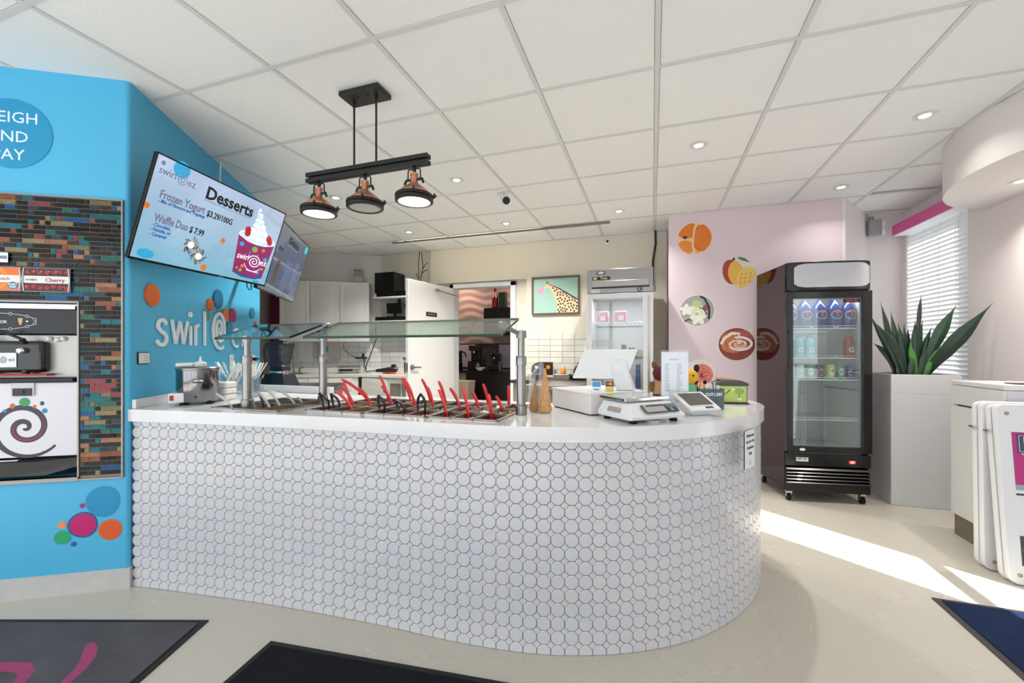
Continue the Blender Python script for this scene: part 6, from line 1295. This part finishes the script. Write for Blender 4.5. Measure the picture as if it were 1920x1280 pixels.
def leaf(x0, y0, tip, w_, mi, sag=.05, tw=0):
    p0 = Vector((x0,y0,0)); p2 = Vector(tip); mid = (p0+p2)/2; mid.z += sag*2; mid.x -= (tip[0]-x0)*.12
    n = 12; vs = []; fs = []; pts = bez(p0, mid, p2, n); d_ = (p2-p0).normalized(); side = d_.cross(Vector((0,1,.0))).normalized() if abs(d_.x) < .98 else Vector((0,0,1))
    side = Vector((1,0,0)) if side.length < .1 else side
    for i, q in enumerate(pts):
        u = i/n; ww = w_*(.45+.9*u-(.35+1.0*u)*u**4)*(1 if u < .6 else max(.02, 1-((u-.6)/.4)**1.6)); a = tw*u+.15*sin(u*9+x0*40)
        s_ = side*cos(a)+Vector((0,1,0))*sin(a); q = Vector(q); dn = Vector((0,-1,0))*.18*ww
        vs += [q-s_*ww/2, q+dn, q+s_*ww/2, q-dn*.2+Vector((0,.0018,0))]
    for i in range(n):
        b = 4*i
        for a_, c_ in ((0,1),(1,2),(2,3),(3,0)): fs.append((b+a_,b+c_,b+4+c_,b+4+a_))
    MB().add(vs, fs).build('leaf', LM[mi], t)
Lf = [(-.10,.0,(-.31,-.02,.585),.030,3,.02),(-.08,-.05,(-.29,-.05,.50),.048,0,.05),(-.09,.03,(-.21,.0,.66),.040,3,.04),(-.06,-.06,(-.25,-.10,.42),.050,1,.07),(-.05,.02,(-.13,.02,.58),.045,0,.0),
 (-.03,-.03,(-.10,-.03,.47),.050,1,.0),(-.02,.05,(-.02,.05,.47),.042,0,.0),(.0,-.05,(-.03,-.06,.33),.050,2,.0),(.01,.0,(.03,.0,.50),.040,0,.0),(.02,-.03,(.055,-.03,.48),.040,1,.0),(.03,.04,(.09,.02,.49),.045,0,.0),
 (.03,-.02,(.07,-.0,.70),.030,3,.10),(.04,.02,(.14,.0,.44),.050,1,.0),(.05,-.04,(.236,-.12,.60),.085,0,.03),(.06,.0,(.365,-.27,.595),.10,1,-.02),(.06,.0,(.33,-.15,.43),.080,1,-.01),(.05,-.06,(.20,-.08,.30),.055,2,.02),
 (.0,.07,(-.07,.08,.40),.045,1,.0),(-.04,-.08,(-.02,-.09,.22),.045,0,.0),(.02,-.08,(.06,-.09,.26),.045,1,.0),(-.07,.06,(-.17,.08,.36),.045,1,.03),(.07,.06,(.22,.08,.38),.045,1,.0),(-.10,-.02,(-.27,-.02,.30),.04,1,.05),(.01,-.07,(-.055,-.10,.30),.038,2,.0)]
for k_ in range(18):
    a_ = random.uniform(0, 2*pi); r_ = random.uniform(.02, .11); h_ = random.uniform(.25, .50); o_ = random.uniform(1.0, 2.2)
    Lf.append((r_*cos(a_), r_*sin(a_)*.8, (r_*cos(a_)*o_+random.uniform(-.04,.05), r_*sin(a_)*.8, h_), random.uniform(.022,.036), random.choice((0,1,3,1)), random.uniform(-.01,.05)))
for l_ in Lf: leaf(l_[0], l_[1], l_[2], l_[3]*1.25, l_[4], l_[5], .25*sin(l_[0]*90))

# ------------------------------------------------------------------ window with blinds, pink valance, round bulkhead
wn_ = thing('window_1', 'window with closed white slatted blinds in the right wall', None, (2.50, 4.41, .95), kind='structure')
MB().box(.03,.09,0,.05,0,1.54).box(.03,.09,.87,.92,0,1.54).box(.03,.09,.05,.87,0,.05).box(.03,.09,.05,.87,1.49,1.54).build('window_frame', WHITE, wn_); MB().box(.055,.060,.05,.87,.05,1.49).build('pane', glass('#f2f6f8'), wn_)
t = thing('window_blind', 'white horizontal slat blind lowered over the right hand window', 'blind', (2.452, 4.42, .96))
SL = M('#f0efee',.5).copy(); SL.node_tree.nodes['Principled BSDF'].inputs['Transmission Weight'].default_value = .0
nt = SL.node_tree; bs2 = nt.nodes['Principled BSDF']; tr = nt.nodes.new('ShaderNodeBsdfTranslucent'); tr.inputs[0].default_value = (.9,.9,.9,1); mxs = nt.nodes.new('ShaderNodeMixShader'); mxs.inputs[0].default_value = .35
nt.links.new(bs2.outputs[0], mxs.inputs[1]); nt.links.new(tr.outputs[0], mxs.inputs[2]); nt.links.new(mxs.outputs[0], nt.nodes['Material Output'].inputs[0])
sl_me = None
for i in range(37):
    if sl_me is None:
        q = MB(); q.T = Matrix.Rotation(radians(62),4,'Y'); q.box(-.023,.023,0,.90,-.0012,.0012); sl_me = q.mesh('slat', SL, False)
    o = bpy.data.objects.new('slat', sl_me); COL.objects.link(o); o.parent = t; o.location = (0, 0, .02+i*.0405)
MB().box(-.022,.022,0,.90,1.50,1.54).build('head_rail', WHITE, t); MB().box(-.018,.018,0,.90,-.012,.002).build('bottom_rail', WHITE, t)
for y_ in (.12,.34,.57,.80): MB().cyl((-.027,y_,0),(-.027,y_,1.51),.0016,n=6).build('ladder_cord', WHITE, t)
MB().tube([(-.03,.05,1.50),(-.035,.05,1.40),(-.04,.06,1.36),(-.04,.05,1.30)], .006, 6).build('pull_cord', WHITE, t)
t = thing('pink_valance', 'bright pink box valance above the blinds', 'valance', (2.30, 4.16, 2.40))
MB().box(0,.015,0,1.08,0,.10).box(.015,.145,1.065,1.08,0,.10).build('fascia', M('#e0559c',.35), t, bevel=.002); MB().box(.004,.146,.002,1.064,-.008,-.0005).build('white_soffit', WHITE, t)
dm = MB(); EL = [(2.5+.65*cos(a), 3.32+.87*sin(a)) for a in [2*pi*i/72 for i in range(72)]]; EL = [(min(x, 2.44), y) for x, y in EL]; P2 = []
for p_ in EL:
    if not P2 or math.dist(p_, P2[-1]) > 1e-3: P2.append(p_)
dm.prism(P2, 2.325, 2.652); dm.build('round_bulkhead', M('#ddd9d7',.6), bevel=.006, label='large white curved bulkhead hanging from the ceiling at the right', cat='bulkhead')
downlight(2.23, 3.565, 2.325, 'downlight set in the underside of the white curved bulkhead')
MB().box(2.20,2.28,4.02,4.14,2.60,2.652).build('ceiling_bracket', M('#a8845c',.6), label='small tan block between the curved bulkhead and the window valance', cat='block')

# ------------------------------------------------------------------ right hand cabinet, folded sign boards, mats
t = thing('white_cabinet', 'white cabinet with a steel kick plate at the right under the round bulkhead', 'cabinet', (1.93, 3.20, 0))
MB().box(.012,.50,.012,.45,.145,1.012).build('carcass', CAB, t); MB().box(0,.51,0,.462,1.014,1.042).build('top', M('#dad9d8',.35), t, bevel=.003)
MB().box(0,.012,.004,.458,.885,1.010).build('drawer', CAB, t, bevel=.0015); MB().box(0,.012,.004,.458,.145,.873).build('door', CAB, t, bevel=.0015)
MB().box(.012,.50,0,.012,.145,1.010).build('end_panel', M('#c6c6cb',.35), t); MB().box(.004,.014,.03,.40,.874,.884).build('finger_groove', M('#3a3632',.5), t)
MB().box(.016,.50,.016,.45,0,.143).build('kick_plate', M('#8a8070',.3,.7), t)
MB().box(2.05,2.36,3.30,3.40,1.0425,1.047).build('dark_leaflet', M('#4a2a24',.5), label='dark leaflet lying on the white cabinet', cat='leaflet')
def board(label, T, front):
    t = thing('sign_board', label, 'sign', mat=T); W_, H_ = .31, .95
    SB = M('#e6e6e8',.4)
    for k_ in (0, 1):
        z0 = -.045 if k_ else 0
        c = MB(); R_ = .05; pts = []
        for cx, cy, a0 in ((W_-R_,R_,-90),(W_-R_,H_-R_*.6,0),(-W_+R_,H_-R_*.6,90),(-W_+R_,R_,180)):
            for i in range(6): a = radians(a0+i*18); pts.append((cx+R_*cos(a), cy+(R_ if cy < .5 else R_*.6)*sin(a)))
        c.prism(pts, z0, z0+.032); c.build('board_panel', SB, t, bevel=.006)
    MB().box(-W_+.05,W_-.05,.905,.945,-.014,.001).build('hinge_strip', SB, t)
    for x_ in (-W_+.045, W_-.045): MB().lathe([(.010,0),(.010,.004),(.006,.007),(0,.008)], c=(x_,.90,.032), n=12).lathe([(.010,0),(.010,.004),(.006,.007),(0,.008)], c=(x_,.05,.032), n=12).build('bolt', M('#b89a84',.4,.6), t)
    MB().tube([(-W_+.0,.80,.0),(-W_-.012,.80,-.006),(-W_-.012,.80,-.04),(-W_,.80,-.045)], .006, 6).build('carry_handle', STEEL2, t)
    p = MB(); z = .0325; x0, x1 = -W_+.058, W_-.058; Y_ = lambda v: .10+.70*v
    p.box(x0-.006,x1+.006,Y_(0)-.006,Y_(1)+.006,.0321,z); z += .0003
    p.m = 1; p.poly([(x0,Y_(.60)),(x1,Y_(.60)),(x1,Y_(1)),(x0,Y_(1))], z); p.m = 2; p.poly([(x0,Y_(.56)),(x1,Y_(.56)),(x1,Y_(.60)),(x0,Y_(.60))], z); p.m = 3; p.poly([(x0,Y_(.52)),(x1,Y_(.52)),(x1,Y_(.535)),(x0,Y_(.535))], z)
    p.m = 4; p.poly([(x0,Y_(0)),(x1,Y_(0)),(x1,Y_(.22)),(x0,Y_(.22))], z); p.m = 5; p.disc(x0+.09,Y_(.07),.045,.035,z=z+.0003); p.disc(x0+.11,Y_(.17),.025,.03,z=z+.0004); p.m = 2; p.ribbon([(x0+.01,Y_(.12)),(x0+.12,Y_(.04))], .008, z+.0006)
    p.m = 6; p.disc(x0+.08,Y_(.40),.035,.022,z=z+.0002); p.m = 7; p.poly([(x0+.06,Y_(.78)),(x0+.19,Y_(.80)),(x0+.16,Y_(.66)),(x0+.10,Y_(.66))], z+.0003); p.m = 0; p.ribbon([(x0+.02,Y_(.86)),(x0+.10,Y_(.76))], .004, z+.0004); p.disc(x0+.125,Y_(.79),.065,.012,z=z+.0005)
    if front: p.m = 8; p.poly([(x0+.02,Y_(.84)),(x1-.02,Y_(.84)),(x1-.02,Y_(.985)),(x0+.02,Y_(.985))], z+.0006)
    p.build('poster', [M('#e4e6ea',.4), M('#b81a78',.4), M('#9aa6b2',.4), M('#2a2c34',.4), M('#4a4444',.4), M('#d8d6d4',.4), M('#a86a3c',.4), M('#f0c8d4',.4), M('#3a3f5c',.4)], t, smooth=False)
    if front:
        fr_ = MB(); zz = z+.0009
        for b_ in ((x0+.028,x1-.028,Y_(.850),Y_(.853)),(x0+.028,x1-.028,Y_(.972),Y_(.975)),(x0+.028,x0+.0305,Y_(.850),Y_(.975)),(x1-.0305,x1-.028,Y_(.850),Y_(.975))): fr_.poly([(b_[0],b_[2]),(b_[1],b_[2]),(b_[1],b_[3]),(b_[0],b_[3])], zz)
        fr_.build('poster_rule', WHITE, t, smooth=False)
        text('FROZEN', .052, WHITE, t, x0+.045, Y_(.935), zz, bold=.0008, align='LEFT', ext=.0002); text('LEMONADE', .044, WHITE, t, x0+.07, Y_(.880), zz, bold=.0008, align='LEFT', ext=.0002)
def bframe(x, y, ux, lean):
    ux = Vector((*ux, 0)).normalized(); n = ux.cross(UZ); up = (UZ*cos(lean)-n*sin(lean)); return frame((x, y, .002), ux, up)
dv = Vector((.75,-.66))
a1 = Vector((1.735,3.215)); dn = dv.normalized(); c1 = a1+dn*.31
board('rear white folded sign board with a magenta poster before the white cabinet', bframe(2.087, 3.135, (1, .03), .02), False)
board('white folded sign board leaning in front of the rear board with a lettered magenta poster', bframe(2.105, 2.985, (1, .03), .10), True)

def mat_(corner, ux, uy, L_, W_, name, label, c, c2, rim):
    t = thing(name, label, 'mat', mat=frame((corner[0], corner[1], .0005), (*ux,0), (*uy,0)))
    MB().box(0,L_,0,W_,0,.006).build('rubber_edge', M(rim,.6), t, bevel=.002)
    MB().box(.028,L_-.028,.028,W_-.028,.006,.011).build('pile', M(c,.95,hex2=c2,vscale=5,bump=1.0,bscale=260,spec=.05), t); return t
g = mat_((-1.936,1.375), (-.949,-.316), (.316,-.949), 1.5, .95, 'floor_mat', 'grey carpet mat with a pink swirl print in front of the blue wall', '#66666c', '#525258', '#151516')
inv = g.matrix_basis.inverted(); m = MB()
def gl(P_): return [tuple((inv @ Vector((x,y,0))).to_2d()) for x, y in P_]
m.ribbon(gl([(-2.25,1.10),(-2.20,1.075),(-2.15,1.045),(-2.105,1.00),(-2.07,.94),(-2.05,.86)]), [.025,.045,.045,.042,.036,.03], .0112, .0114)
m.ribbon(gl([(-2.50,.86),(-2.42,.905),(-2.33,.932),(-2.27,.92),(-2.235,.885),(-2.22,.82)]), [.04,.05,.05,.045,.04,.03], .0112, .0114)
m.build('pink_print', M('#b0487a',.95,var=.35,vscale=60,bump=.6,bscale=260), g, smooth=False)
mat_((-1.547,1.361), (.108,-.994), (.994,.108), .95, 1.6, 'floor_mat', 'nearly black carpet mat in the foreground below the tiled counter', '#26282c', '#1f2024', '#0e0e0f')
mat_((1.327,2.66), (-.0,-1), (1,0), 1.4, 1.0, 'floor_mat', 'dark blue carpet mat by the street door at the right, partly in the sun', '#2a3756', '#212c48', '#3c3a38')
